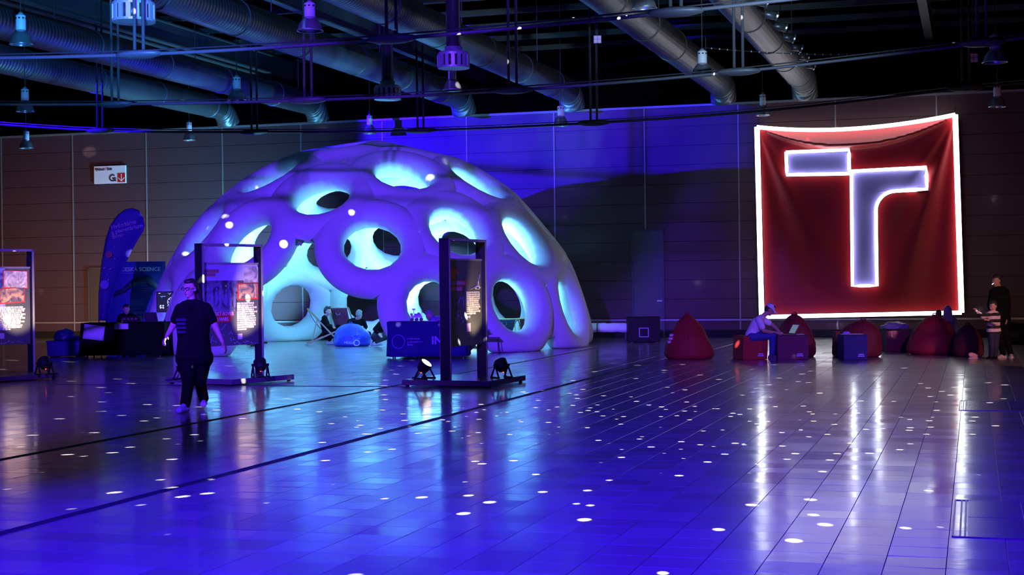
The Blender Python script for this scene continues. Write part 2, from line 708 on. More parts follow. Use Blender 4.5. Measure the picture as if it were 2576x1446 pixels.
# ------------------------------------------------------------------ ducts
def duct(px, py, z, dia, label, d0=-26, end=None, collars=3.1, nozzles=0, elbow=True):
    c = PZ(px, py, z)
    dw = (W0 - c).dot(A1) - 0.9            # stop short of the back wall line
    L1 = dw if end is None else end
    t = thing('air_duct', c, label, 'duct', PI / 2 - ANG, 'round air ducts under the roof')
    r = dia / 2
    MB().tube([(d0, 0, 0), (L1, 0, 0)], r, 28).build('pipe', M_DUCT, t, smooth=True)
    x = d0 + 1.3
    while x < L1:
        MB().tube([(x - 0.03, 0, 0), (x + 0.03, 0, 0)], r + 0.012, 28).build('collar', mat('duct_collar', (0.12, 0.12, 0.14), 0.5, 0.5), t, smooth=True)
        x += collars
    if elbow:
        pts = []
        for k in range(7):
            a = PI / 2 * k / 6 * 0.75
            pts.append((L1 + 0.7 * math.sin(a), 0, -0.7 * (1 - math.cos(a))))
        MB().tube(pts, r * 0.98, 24).build('elbow', M_DUCT, t, smooth=True)
    for k in range(nozzles):
        xx = -1.4 + k * 1.55
        mbn = MB()
        a = Vector((xx, -r * 0.8, 0.02)); b = Vector((xx + 0.08, -r - 0.20, -0.03))
        mbn.tube([a, b], [0.085, 0.085], 14)
        nz = mbn.build('nozzle', M_DUCT, t, smooth=True)
        MB().tube([b, b + Vector((0.01, -0.03, -0.01))], [0.10, 0.10], 14).build('lip', M_ALU, nz)
    for xx in np.arange(d0 + 3, L1, 6.2):
        MB().tube([(float(xx), 0, r), (float(xx), 0, 2.2)], 0.012, 6).build('hanger', M_DKMETAL, t)
    return t


ZD = 7.1
duct(1880, 36, ZD, 0.72, 'round silver duct with side nozzles at the upper right', nozzles=7)
duct(1615, 57, ZD, 0.74, 'round pale duct left of the one with nozzles')
duct(1094, 74, ZD, 0.74, 'round duct passing above the dome apex')
duct(584, 42, ZD, 0.74, 'round duct with bright cyan streak at the top left')
duct(10, 58, ZD, 0.70, 'round dark blue duct entering at the left edge')
duct(234, 200, ZD, 0.70, 'lowest round duct at left above the exit sign')


def diffuser(px, py, D, dia, label):
    c = P(px, py, D)
    t = thing('air_diffuser', c, label, 'air diffuser', 0, 'ribbed round air diffusers')
    r = dia / 2
    m = mat('diffuser_grey', (0.42, 0.42, 0.46), 0.45, 0.4)
    MB().lathe([(r * 0.55, 0.30), (r * 0.55, 0.22), (r * 0.92, 0.19), (r * 0.96, 0.15)], 32).build('cap', m, t, smooth=True)
    MB().lathe([(r * 0.86, 0.15), (r * 0.86, -0.12)], 32).build('core', M_DKMETAL, t, smooth=True)
    MB().lathe([(r * 1.0, -0.10), (r * 1.0, -0.14), (r * 0.2, -0.16)], 32).build('bottom_plate', m, t)
    MB().lathe([(r * 1.0, 0.16), (r * 1.0, 0.12), (r * 0.9, 0.12)], 32).build('top_ring', m, t)
    for k in range(16):
        a = 2 * PI * k / 16
        MB().box((r * 0.96 * math.cos(a), r * 0.96 * math.sin(a), 0.01), (0.03, 0.075, 0.24), a).build('vane', m, t)
    MB().tube([(0, 0, 0.25), (0, 0, 11.45 - c.z)], r * 0.45, 16).build('spigot', M_DKMETAL, t, smooth=True)
    return t


diffuser(336, 34, 24, 0.68, 'ribbed round air diffuser at the top left')
diffuser(1141, 155, 31, 0.66, 'ribbed round air diffuser behind the bright pendant lamp')
diffuser(975, 236, 36, 0.64, 'ribbed round air diffuser just above the dome')


# ------------------------------------------------------------------ hung rails with lens-shaped junction housings
def rail(pts, D0, label, extra, dark=False):
    """pts: photo pixels of the junctions; the rail lies along A2 at mid-frame depth D0"""
    P3 = []
    for (px, py) in pts:
        xn = (px - CX) / F
        P3.append(P(px, py, D0 / (1 + 0.306 * xn)))
    t = thing('lighting_rail', P3[0], label, 'lighting rail', 0, 'hung lighting rails')
    o = P3[0]
    rel = [p - o for p in P3]
    m = mat('rail_dimmed', (0.018, 0.018, 0.018), 0.6, spec=0.2) if dark else mat('rail_blue_grey', (0.10, 0.10, 0.12), 0.5, 0.2)  # far rail: dimness under the side lamp is put into the colour
    # smooth polyline
    fine = []
    for i in range(len(rel) - 1):
        p0 = rel[max(i - 1, 0)]; p1 = rel[i]; p2 = rel[i + 1]; p3 = rel[min(i + 2, len(rel) - 1)]
        for k in range(6):
            u = k / 6
            fine.append(0.5 * ((2 * p1) + (p2 - p0) * u + (2 * p0 - 5 * p1 + 4 * p2 - p3) * u * u + (3 * p1 - p0 - 3 * p2 + p3) * u ** 3))
    fine.append(rel[-1])
    MB().tube(fine, 0.028, 8).build('rail', m, t, smooth=True)
    MB().tube([p + Vector((0, 0, 0.06)) for p in fine], 0.012, 6).build('cable', M_DKMETAL, t, smooth=True)
    for k, p in enumerate(rel):
        if k in extra:
            continue
        R = Matrix.Rotation(HR, 3, 'Z')
        j = MB().lathe([(0.05, -0.07), (0.16, -0.06), (0.27, -0.03), (0.30, 0.0), (0.27, 0.035), (0.14, 0.06), (0.05, 0.07)], 20, p,
                       R=R @ Matrix.Diagonal((1.35, 0.6, 1.0))).build('junction_housing', m, t, smooth=True)
        for s in (-1, 1):
            MB().tube([p + R @ Vector((s * 0.075, 0, 0.05)), p + R @ Vector((s * 0.075, 0, 11.45 - P3[k].z))], 0.026, 8).build('drop_rod', m if dark else mat('rod_dark', (0.07, 0.07, 0.08), 0.5), t, smooth=True)
    return t


rail([(-260, 150), (350, 137), (985, 98), (1700, 30), (2500, -62)], 21.5, 'nearest lighting rail crossing the top of the hall', (0, 4))
rail([(-170, 262), (290, 262), (775, 252), (1290, 227), (1858, 180), (2470, 108), (2900, 50)], 27.4, 'middle lighting rail above the neon banner', (0, 6))
rail([(-130, 303), (252, 328), (640, 332), (1058, 328), (1494, 309), (1950, 276), (2430, 222), (2800, 190)], 35, 'farthest lighting rail just in front of the back wall top', (0, 5, 7), dark=True)


# ------------------------------------------------------------------ pendant lamps
def pendant(px, ptop, pbot, wid, label):
    D = 0.40 * F / wid
    Dmax = (W0 - EYEP).dot(A1) / ray(px, pbot).dot(A1) - 0.8
    D = min(D, Dmax)
    c = P(px, pbot, D)
    k = wid * D / F / 0.40
    hgt = (pbot - ptop) * D / F
    t = thing('pendant_lamp', c, label, 'pendant lamp', 0, 'high-bay pendant lamps')
    R = 0.20 * k
    hb = hgt * 0.44
    refl = mat('lamp_reflector', (0.55, 0.55, 0.60), 0.25, 0.85)
    MB().lathe([(R, 0.0), (R * 1.02, 0.012), (R * 0.96, 0.03), (R * 0.86, hb * 0.45), (R * 0.62, hb * 0.8), (R * 0.40, hb)], 28, cap=False).build('reflector', refl, t, smooth=True, solid=0.006)
    MB().tube([(R * 1.01 * math.cos(a), R * 1.01 * math.sin(a), 0.004) for a in np.linspace(0, 2 * PI, 28, endpoint=False)], 0.010 * k, 6, closed=True).build('rim', M_ALU, t, smooth=True)
    MB().lathe([(R * 0.42, hb), (R * 0.44, hb + 0.01), (R * 0.44, hgt * 0.88), (R * 0.40, hgt * 0.9)], 24).build('driver_housing', mat('lamp_body', (0.62, 0.60, 0.66), 0.5), t, smooth=True)
    MB().lathe([(R * 0.25, hgt * 0.9), (R * 0.28, hgt * 0.93), (R * 0.12, hgt)], 16).build('cap', M_GREY, t, smooth=True)
    MB().lathe([(R * 0.30, hb * 0.55), (R * 0.34, hb * 0.7), (R * 0.3, hb)], 16).build('lamp_glass', mat('lamp_glass', (0.5, 0.5, 0.5), 0.15), t, smooth=True)
    for a in np.linspace(0, 2 * PI, 8, endpoint=False):
        MB().box((R * 0.445 * math.cos(a), R * 0.445 * math.sin(a), hgt * 0.80), (0.006, R * 0.14, hgt * 0.05), float(a)).build('vent_slot', M_BLACK, t)
    MB().tube([(0, 0, hgt), (0, 0, 11.45 - c.z)], 0.009, 6).build('suspension_wire', M_DKMETAL, t)
    return t


pendant(53, 30, 112, 57, 'large pendant lamp at the top left edge')
pendant(63, 218, 281, 45, 'mid-size pendant lamp below the top left corner')
pendant(66, 326, 373, 34, 'small pendant lamp in front of the left wall top')
pendant(476, 303, 353, 31, 'small pendant lamp left of the dome')
pendant(596, 188, 252, 46, 'mid-size pendant lamp above the dome left side')
pendant(780, 0, 78, 64, 'large pendant lamp near the top left of centre')
pendant(1138, 166, 227, 47, 'brightly lit pendant lamp above the dome')
pendant(1411, 262, 316, 38, 'small pendant lamp right of the dome top')
pendant(1621, -52, 21, 62, 'large pendant lamp cut off by the top edge')
pendant(1767, 122, 189, 54, 'pendant lamp below the two right ducts')
pendant(1919, 232, 290, 34, 'small pendant lamp at the banner left corner')
pendant(2503, 82, 157, 60, 'large pendant lamp near the top right edge')
pendant(2509, 208, 269, 41, 'dark pendant lamp right of the neon banner')
pendant(930, 286, 336, 32, 'small dim pendant lamp right above the dome apex')


def small_sign(px, py, D, s, label):
    c = P(px, py, D)
    t = thing('ceiling_sign', c, label, 'ceiling sign', 0)
    m = mat('sign_violet', (0.75, 0.45, 0.75), 0.5)
    for sx in (-1, 1):
        for sz in (-1, 1):
            MB().box((sx * s * 0.25, 0, sz * s * 0.25), (s * 0.46, 0.03, s * 0.46)).build('pane', m, t)
    MB().box((0, 0.03, 0), (s * 1.08, 0.03, s * 1.08)).build('back_plate', M_BLACK, t)
    MB().tube([(0, 0.03, s / 2), (0, 0.03, 11.45 - c.z)], 0.012, 6).build('rod', M_DKMETAL, t)


small_sign(1503, 99, 34, 0.17, 'tiny pink square sign hanging among the dark roof')
small_sign(2449, 145, 33, 0.18, 'tiny violet square sign beside the top right lamp')

# sagging string of small bulbs
t = thing('light_string', P(1770, 120, 30), 'sagging string of tiny bulbs below the right duct', 'light string')
o = P(1770, 120, 30)
pts = [P(1770 + 700 * u, 120 + (137 - 120) * math.sin(PI * min(u * 1.1, 1)) * 1.0 - 18 * max(0, u - 0.6), 30 - 1.5 * u) - o for u in np.linspace(0, 1, 36)]
MB().tube(pts, 0.008, 5).build('wire', M_DKMETAL, t)
for p in pts[1:-1]:
    MB().ellipsoid(p, (0.014, 0.014, 0.02), 6).build('bulb', M_ALU, t)


# ------------------------------------------------------------------ exit sign
def exit_sign():
    (wa, za), (wb, zb) = wallq(236, 420, 0.06), wallq(316, 460, 0.06)
    wd, hg = wb - wa, za - zb + 0.02
    t = thing('exit_sign', wallp(wa, zb, 0.06), 'white exit sign G2 with red arrow on the left wall', 'sign', HR)
    MB().box((wd / 2, 0.03, hg / 2), (wd, 0.05, hg)).build('plate', mat('sign_white', (0.80, 0.74, 0.80), 0.5), t, bevel=0.004)
    dk = mat('sign_ink', (0.01, 0.01, 0.03), 0.6)
    text('lettering', 'Východ / Exit', 0.115, dk, t, (0.04, -0.004, hg - 0.14), bold=0.004)
    text('lettering', 'G', 0.31, dk, t, (wd * 0.475, -0.004, 0.07), bold=0.006)
    text('lettering', '2', 0.17, dk, t, (wd * 0.645, -0.004, 0.07), bold=0.004)
    a = hg * 0.5
    x0 = wd - a * 0.92 - 0.02
    ar = MB().box((x0 + a * 0.46, 0.0, 0.03 + a / 2), (a * 0.92, 0.008, a)).build('arrow_field', mat('sign_red', (0.62, 0.01, 0.01), 0.5), t)
    wm = mat('sign_white', (0.8, 0.74, 0.8))
    cx = x0 + a * 0.46
    MB().box((cx, -0.006, 0.03 + a * 0.53), (0.022, 0.004, a * 0.8)).build('arrow_shaft', wm, ar)
    for s in (-1, 1):
        MB().box((cx + s * a * 0.19, -0.006, 0.03 + a * 0.32), (0.022, 0.004, a * 0.56), rot=Matrix.Rotation(s * PI / 4, 3, 'Y')).build('arrow_barb', wm, ar)


exit_sign()


# ------------------------------------------------------------------ inflatable dome
DC = P(936, 917, 39.5)
RM, TT = 5.50, 0.34
RINGS = [(0.086,-0.837,0.541),(0.427,-0.681,0.595),(0.193,-0.506,0.841),(-0.146,-0.645,0.750),(-0.459,-0.685,0.566),(-0.407,-0.347,0.845),(-0.691,-0.390,0.609),(-0.132,-0.136,0.982),(0.227,-0.077,0.971),(0.503,-0.279,0.818),(0.706,-0.440,0.555),(0.770,-0.081,0.633),(0.664,-0.692,0.284),(0.344,-0.894,0.286),(0.904,-0.337,0.264),(-0.649,-0.716,0.257),(-0.507,0.816,0.278),(-0.105,0.950,0.293),(0.277,0.917,0.288),(0.652,0.702,0.287),(-0.293,0.770,0.567),(0.059,0.781,0.622),(0.414,0.709,0.571),(-0.207,0.519,0.829),(0.168,0.496,0.852),(-0.944,0.209,0.254),(-0.774,0.245,0.584),(0.881,0.409,0.236),(-0.870,-0.412,0.271),(0.513,0.424,0.746),(-0.778,0.549,0.306),(-0.397,0.200,0.896),(0.953,0.040,0.301),(0.785,0.274,0.556),(-0.878,-0.094,0.468),(-0.026,0.214,0.977),(-0.544,0.517,0.660),(-0.639,-0.055,0.767),(0.524,0.089,0.847)]
VOIDS = [(-0.126, -0.937, 0.326), (-0.30, -0.93, 0.20)] + [(math.cos(a) * 0.99, math.sin(a) * 0.99, -0.12) for a in np.linspace(0, 2 * PI, 24, endpoint=False)]


def dome():
    t = thing('inflatable_dome', (DC.x, DC.y, 0), 'large white inflatable dome of joined rings lit blue outside and cyan inside', 'inflatable dome')
    dirs = np.array(RINGS)
    dirs /= np.linalg.norm(dirs, axis=1)[:, None]
    rho = np.array([0.64 if d[2] < 0.36 else 0.66 for d in dirs]) / RM
    vd = np.array(VOIDS)
    vd /= np.linalg.norm(vd, axis=1)[:, None]
    NM, SUB, M = 16, 4, 12
    NA = NM * SUB
    C = np.array([0, 0, DC.z])
    hmin = 0.45 * TT
    T = TT / RM
    for i, ax in enumerate(dirs):
        e1 = np.cross([0, 0, 1], ax); e1 /= np.linalg.norm(e1)
        e2 = np.cross(ax, e1)
        verts_o, verts_i = [], []
        for k in range(NA):
            ph = 2 * PI * k / NA
            az = e1 * math.cos(ph) + e2 * math.sin(ph)

            def pt(a):
                return ax * math.cos(a) + az * math.sin(a)
            # distance to the weighted bisector with every neighbouring ring
            lo_b = 1.2
            aa = np.linspace(rho[i], rho[i] + 6 * T, 90)
            dd = np.cos(aa)[:, None] * ax + np.sin(aa)[:, None] * az
            ang = np.arccos(np.clip(dd @ dirs.T, -1, 1)) - rho[None, :]
            own = aa - rho[i]
            ang[:, i] = 9
            diff = ang.min(1) - own
            neg = np.where(diff < 0)[0]
            if len(neg) == 0:
                b = 6 * T
            elif neg[0] == 0:
                b = 0.3 * T
            else:
                q = neg[0]
                f0, f1 = diff[q - 1], diff[q]
                b = (own[q - 1] + (own[q] - own[q - 1]) * f0 / (f0 - f1))
            free = False
            if b > 1.75 * T:
                p = pt(rho[i] + min(b, 2.6 * T))
                ar_ = np.arccos(np.clip(p @ dirs.T, -1, 1)).min()
                av = np.arccos(np.clip(p @ vd.T, -1, 1)).min()
                if av < ar_ or b > 2.9 * T:
                    free = True
                    b = 2 * T
            dl = (ph + PI / NM) % (2 * PI / NM) - PI / NM
            e = rho[i] * math.cos(PI / NM) / math.cos(dl) * 1.01
            for m in range(M + 1):
                u = m / M
                if free:
                    s = 2 * T * (1 - math.cos(PI * u)) / 2
                    h = TT * math.sin(math.acos(max(-1, min(1, 1 - s / T))))
                else:
                    s = b * 1.01 * (1 - math.cos(PI / 2 * u))
                    x = (s - T) / T
                    h = TT * math.sqrt(max(0, 1 - x * x))
                    if s > T:
                        h = max(h, hmin)
                a = rho[i] + s + (e - rho[i]) * (1 - min(1, s / b))
                d = pt(a)
                for lst, sg in ((verts_o, 1), (verts_i, -1)):
                    q = C + d * (RM + sg * h)
                    lst.append((q[0], q[1], max(q[2], 0.006)))
        vs = verts_o + verts_i
        off = len(verts_o)
        w = M + 1
        fs = []
        for k in range(NA):
            k2 = (k + 1) % NA
            for m in range(M):
                fs.append((k * w + m, k * w + m + 1, k2 * w + m + 1, k2 * w + m))
                fs.append((off + k * w + m, off + k2 * w + m, off + k2 * w + m + 1, off + k * w + m + 1))
        me = bpy.data.meshes.new('ring')
        me.from_pydata(vs, [], fs)
        bm = bmesh.new()
        bm.from_mesh(me)
        bmesh.ops.remove_doubles(bm, verts=bm.verts, dist=0.002)
        bmesh.ops.recalc_face_normals(bm, faces=bm.faces)
        bm.to_mesh(me)
        bm.free()
        me.materials.append(M_FABRIC)
        me.polygons.foreach_set('use_smooth', [True] * len(me.polygons))
        o = bpy.data.objects.new('ring', me)
        COL.objects.link(o)
        o.parent = t
    return t


dome()


# LED bars on the floor inside the dome, with their cyan light
def led_bar(loc, rz, tgt, power, label):
    t = thing('led_bar', loc, label, 'led bar', rz, 'cyan LED floor bars inside the dome')
    MB().box((0, 0, 0.07), (1.0, 0.07, 0.05)).build('housing', M_BLACK, t, bevel=0.006)
    lm = mat('led_cyan', (0.8, 0.95, 1), 0.4, emit=(0.55, 0.85, 1.0), estr=6.0)
    for k in range(14):
        MB().lathe([(0.018, 0.0), (0.018, 0.008)], 10, (-0.455 + 0.07 * k, -0.032, 0.075), R=Matrix.Rotation(PI / 2, 3, 'X')).build('lens', lm, t)
    for s in (-1, 1):
        MB().box((s * 0.2, 0, 0.022), (0.05, 0.16, 0.044)).build('foot', M_DKMETAL, t)
    MB().box((0.1, -0.04, 0.045), (0.05, 0.01, 0.015)).build('status_light', mat('led_red', (1, 0.1, 0.02), 0.4, emit=(1, 0.08, 0.02), estr=5), t)
    d = bpy.data.lights.new('led_bar_light', 'AREA')
    d.shape = 'RECTANGLE'
    d.size, d.size_y = 1.0, 0.06
    d.energy = power
    d.color = CYAN
    d.spread = math.radians(130)
    lo = bpy.data.objects.new('led_bar_light', d)
    COL.objects.link(lo)
    lo.parent = t
    lo.location = (0, 0, 0.11)
    v = Matrix.Rotation(-rz, 3, 'Z') @ (Vector(tgt) - Vector(loc))
    lo.rotation_euler = v.to_track_quat('-Z', 'Y').to_euler()
    return t


dc0 = Vector((DC.x, DC.y, 0))
lp = G(690, 857)
led_bar(lp, 0.05, lp + Vector((-1.6, 0.9, 1.5)), 1300, 'black LED bar with white lenses at the dome entrance left')
for k, (ang, rr, lab) in enumerate(((-4, 3.7, 'cyan LED bar inside the dome on the right'), (75, 3.8, 'cyan LED bar inside the dome behind the table'),
                                    (160, 3.4, 'cyan LED bar inside the dome on the left'), (-38, 3.3, 'cyan LED bar inside the dome at front right'))):
    a = math.radians(ang)
    p = dc0 + Vector((math.cos(a), math.sin(a), 0)) * rr
    led_bar(p, a + PI / 2, p + Vector((0.05 * math.cos(a), 0.05 * math.sin(a), 1.0)) * 2, 360, lab)
# uplight in the dome middle


# ------------------------------------------------------------------ neon T banner on the back wall
def banner():
    OFF = 0.35
    tl, tr_ = wallq(1905, 320, OFF), wallq(2403, 289, OFF)
    bl, br = wallq(1917, 797, OFF), wallq(2419, 786, OFF)
    mid = wallq(2130, 325, OFF)
    o = wallp((bl[0] + br[0]) / 2, 0, OFF)
    wc = (bl[0] + br[0]) / 2
    t = thing('neon_banner', o, 'red cloth banner with white glowing letter T and glowing outline', 'banner', HR)
    sag = (tl[1] + tr_[1]) / 2 - mid[1] + 0.02

    def edge(u, v):
        """cloth sheet coordinates -> (w, z) on the wall"""
        z_t = tl[1] * (1 - u) + tr_[1] * u - sag * (1 - (2 * u - 1) ** 2) * (1 - 0.1 * u)
        z_b = bl[1] * (1 - u) + br[1] * u
        w = (tl[0] * (1 - u) + tr_[0] * u) * (1 - v) + (bl[0] * (1 - u) + br[0] * u) * v
        return w - wc, z_t * (1 - v) + z_b * v

    def out(u, v):
        """folds: distance of the cloth in front of its hanging plane"""
        d = 0.0
        # hanging pleat under the sagging top hem
        belly = 0.085 * max(0.0, 1 - abs(2 * u - 1) ** 2.2)
        if belly > 0.002:
            k = v / (belly * 1.05)
            if k < 1:
                d += 0.34 * k ** 2.2 * belly / 0.085
            else:
                d += 0.34 * belly / 0.085 * math.exp(-(k - 1) * 9)
        # drag folds fanning out from both top corners
        for (cu, amp, ks, ph) in ((0.0, 0.045, 17, 0.5), (1.0, 0.065, 19, 1.3)):
            du, dv = abs(u - cu), v
            r = math.hypot(du, dv)
            if r > 0.02:
                a = math.atan2(du, dv)
                wgt = math.exp(-((a - 0.30) / 0.34) ** 2) * min(1, r * 3) * math.exp(-r * 0.7)
                d += amp * wgt * math.sin(ks * a + ph)
        d += 0.010 * math.sin(u * 23 + 3 * v) * v
        return d

    red = mat('red_satin_cloth', (0.42, 0.008, 0.014), 0.45, noise_amt=0.10, nscale=2.0, bump=0.15, bscale=3.0)
    lit_cloth = mat('blue_lit_satin_cloth', (0.34, 0.29, 0.80), 0.5, noise_amt=0.06, bump=0.2, bscale=3.0)  # white letter cloth, the blue light on it put into the colour

    def pt(u, v, extra=0.0):
        w, z = edge(u, v)
        return Vector((w, -out(u, v) - extra, z))

    MB().grid(lambda u, v: pt(u, v), 110, 130).build('cloth', red, t, smooth=True, solid=0.006)

    # inverse map: (w, z) -> (u, v)
    def uv(w, z):
        u, v = 0.5, 0.5
        for _ in range(25):
            ww, zz = edge(u, v)
            u += (w - ww) / 5.35
            v -= (z - zz) / 5.2
        return u, v

    def onc(w, z, extra):
        u, v = uv(w, z)
        x, zz = edge(u, v)
        return Vector((x, -out(u, v) - extra, zz))

    q = {k: (lambda a: (a[0] - wc, a[1]))(wallq(*p, OFF)) for k, p in dict(
        a=(1978, 383), b=(2136, 377), c=(2137, 437), d=(1980, 440),
        e=(2142, 431), f=(2330, 421), g=(2332, 476), h=(2206, 718), i=(2145, 719)).items()}

    def patch(name, p0, p1, p2, p3, n=24, mm=24):
        def fn(u, v):
            w = (p0[0] * (1 - u) + p1[0] * u) * (1 - v) + (p3[0] * (1 - u) + p2[0] * u) * v
            z = (p0[1] * (1 - u) + p1[1] * u) * (1 - v) + (p3[1] * (1 - u) + p2[1] * u) * v
            return onc(w, z, 0.012)
        return MB().grid(fn, n, mm).build(name, lit_cloth, t, smooth=True, solid=0.004)

    patch('letter_left_bar', q['a'], q['b'], q['c'], q['d'])
    # right bar, fillet and stem as one patch built row by row
    r = 0.52
    xs = q['h'][0]
    zb_ = q['g'][1] - (q['g'][0] - xs) * 0.02
    rows = []
    ztop, zbot = q['e'][1], q['h'][1]
    N = 70
    for j in range(N + 1):
        z = ztop + (zbot - ztop) * j / N
        if z > zb_ + 0.0:
            right = q['g'][0]
        elif z > zb_ - r:
            dz = z - (zb_ - r)
            right = xs + r - math.sqrt(max(0, r * r - dz * dz))
        else:
            right = xs
        left = q['e'][0] + (q['i'][0] - q['e'][0]) * j / N
        rows.append([onc(left + (right - left) * k / 22, z, 0.012) for k in range(23)])
    vs = [p for rw in rows for p in rw]
    fs = [(j * 23 + k, j * 23 + k + 1, (j + 1) * 23 + k + 1, (j + 1) * 23 + k) for j in range(N) for k in range(22)]
    MB().add(vs, fs).build('letter_stem', lit_cloth, t, smooth=True, solid=0.004)

    # glowing LED flex: the front half glows, the back half is an opaque housing
    def flex(pts, rad, n, name, full=False):
        mb = MB().tube(pts, rad, n)
        if not full:
            for fi, f in enumerate(mb.f):
                c = sum((mb.v[i] for i in f), Vector()) / len(f)
                k = min(range(len(pts)), key=lambda q_: (pts[q_] - c).length_squared)
                a, b = pts[max(0, k - 1)], pts[min(len(pts) - 1, k + 1)]
                d = (b - a).normalized()
                rv = c - pts[k]
                rv -= d * rv.dot(d)
                if rv.y > 0.25 * rv.length:
                    mb.m[fi] = 1
        mb.build(name, [M_NEON, M_NEONBACK], t, smooth=True)

    def line(name, pts, rad=0.034, n=6):
        fine = []
        for a, b in zip(pts[:-1], pts[1:]):
            for k in range(n):
                fine.append((a[0] + (b[0] - a[0]) * k / n, a[1] + (b[1] - a[1]) * k / n))
        fine.append(pts[-1])
        flex([onc(w, z, 0.05) for w, z in fine], rad, 10, name)

    line('glow_tube', [q['a'], q['b'], q['c'], q['d'], q['a']], 0.046)
    arc = [(xs + r - r * math.sin(PI / 2 * k / 8 + 0) if False else xs + r - r * math.cos(PI / 2 * k / 8), (zb_ - r) + r * math.sin(PI / 2 * k / 8)) for k in range(9)]
    line('glow_tube', [q['e'], q['f'], q['g']] + [(xs + r, zb_)] + arc[::-1][1:] + [q['h'], q['i'], q['e']], 0.046, 3)
    for name, (u0, v0), (u1, v1), rad in (('glow_tube', (0, 0), (0, 1), 0.072), ('glow_tube', (1, 0), (1, 1), 0.072), ('glow_tube', (0, 1), (1, 1), 0.055), ('glow_tube', (0, 0), (1, 0), 0.055)):
        flex([pt(u0 + (u1 - u0) * k / 40, v0 + (v1 - v0) * k / 40, 0.06 + (0.10 * math.sin(PI * k / 40) if v1 == 0 else 0)) for k in range(41)], rad, 10, name, v1 == 0)
    # suspension lines from the top corners and rear brackets
    for u in (0.0, 1.0):
        p = pt(u, 0)
        MB().tube([p, p + Vector((0, OFF - 0.02, 0.25))], 0.008, 6).build('stay_wire', M_DKMETAL, t)
        b = pt(u, 1)
        MB().tube([b, b + Vector((0, OFF - 0.02, -0.1))], 0.008, 6).build('stay_wire', M_DKMETAL, t)


banner()


# ------------------------------------------------------------------ exhibition stands with printed panels
INK = {
    'panel_dark': mat('panel_print_dark', (0.105, 0.11, 0.11), 0.6),
    'cream': mat('print_cream', (0.95, 0.88, 0.70), 0.6),
    'red': mat('print_red', (0.75, 0.06, 0.04), 0.6),
    'pink': mat('print_pink', (0.75, 0.55, 0.72), 0.6),
    'lilac': mat('print_lilac', (0.50, 0.46, 0.85), 0.6),
    'navy': mat('print_navy', (0.03, 0.03, 0.10), 0.6),
}
PHO = {
    'sky': photo_material('photo_sky', (0.50, 0.46, 0.62), (0.62, 0.58, 0.75), 2.0),
    'crowd': photo_material('photo_crowd', (0.05, 0.05, 0.07), (0.30, 0.28, 0.38), 5.0),
    'lab': photo_material('photo_lab', (0.30, 0.28, 0.30), (0.80, 0.70, 0.66), 6.0),
    'fire': photo_material('photo_fire', (0.10, 0.10, 0.16), (0.90, 0.50, 0.25), 7.0),
    'blue': photo_material('photo_blue', (0.05, 0.05, 0.25), (0.45, 0.45, 0.85), 3.0),
    'bright': photo_material('photo_bright', (0.35, 0.30, 0.35), (1.0, 0.85, 0.70), 8.0),
}


def par_light(loc, tgt, label, power, col, lit, group='par lights on the stand bases'):
    t = thing('par_light', loc, label, 'spotlight', 0, group)
    d = (Vector(tgt) - (Vector(loc) + Vector((0, 0, 0.20)))).normalized()
    R = d.to_track_quat('Z', 'Y').to_matrix()
    c = Vector((0, 0, 0.20))
    MB().lathe([(0.05, -0.10), (0.085, -0.08), (0.10, -0.02), (0.105, 0.06), (0.105, 0.075), (0.095, 0.075), (0.092, 0.062)], 24, c, R=R).build('housing', M_BLACK, t, smooth=True)
    lm = mat('par_lens_lit', (1, 0.95, 0.85), 0.3, emit=(1.0, 0.80, 0.55), estr=14.0) if lit else mat('par_lens_dim', (0.5, 0.5, 0.5), 0.2, emit=(1.0, 0.85, 0.6), estr=3.2)
    ln = MB().lathe([(0.092, 0.064), (0.06, 0.070), (0.002, 0.072)], 24, c, R=R).build('lens', lm, t, smooth=True)
    # yoke with double legs
    hx = Vector((d.y, -d.x, 0)).normalized()
    fwd = Vector((d.x, d.y, 0)).normalized()
    for s in (-1, 1):
        side = c + hx * (0.118 * s)
        for f in (-0.11, 0.11):
            MB().tube([side, hx * (0.125 * s) + fwd * f + Vector((0, 0, 0.012))], 0.014, 8).build('leg', M_BLACK, t)
        MB().tube([side - hx * (0.02 * s), side + hx * (0.025 * s)], 0.022, 10).build('knob', M_BLACK, t)
        MB().tube([hx * (0.125 * s) - fwd * 0.13 + Vector((0, 0, 0.01)), hx * (0.125 * s) + fwd * 0.13 + Vector((0, 0, 0.01))], 0.012, 6).build('foot', M_BLACK, t)
    b = c - d * 0.10
    MB().box(b - Vector((0, 0, 0.03)), (0.03, 0.012, 0.012), math.atan2(hx.y, hx.x)).build('status_light', mat('led_red', (1, 0.1, 0.02)), t)
    MB().tube([b, b - fwd * 0.08 + Vector((0, 0, -0.10)), -fwd * 0.20 + hx * 0.05 + Vector((0, 0, 0.012)), -fwd * 0.30 - hx * 0.12 + Vector((0, 0, 0.012))], 0.008, 6).build('cable', M_BLACK, t)
    if power:
        dl = bpy.data.lights.new('par_beam', 'SPOT')
        dl.energy = power
        dl.color = col
        dl.spot_size = math.radians(46)
        dl.spot_blend = 0.7
        dl.shadow_soft_size = 0.04
        lo = bpy.data.objects.new('par_beam', dl)
        COL.objects.link(lo)
        lo.parent = t
        lo.location = c + d * 0.10
        lo.rotation_euler = d.to_track_quat('-Z', 'Y').to_euler()
    return t


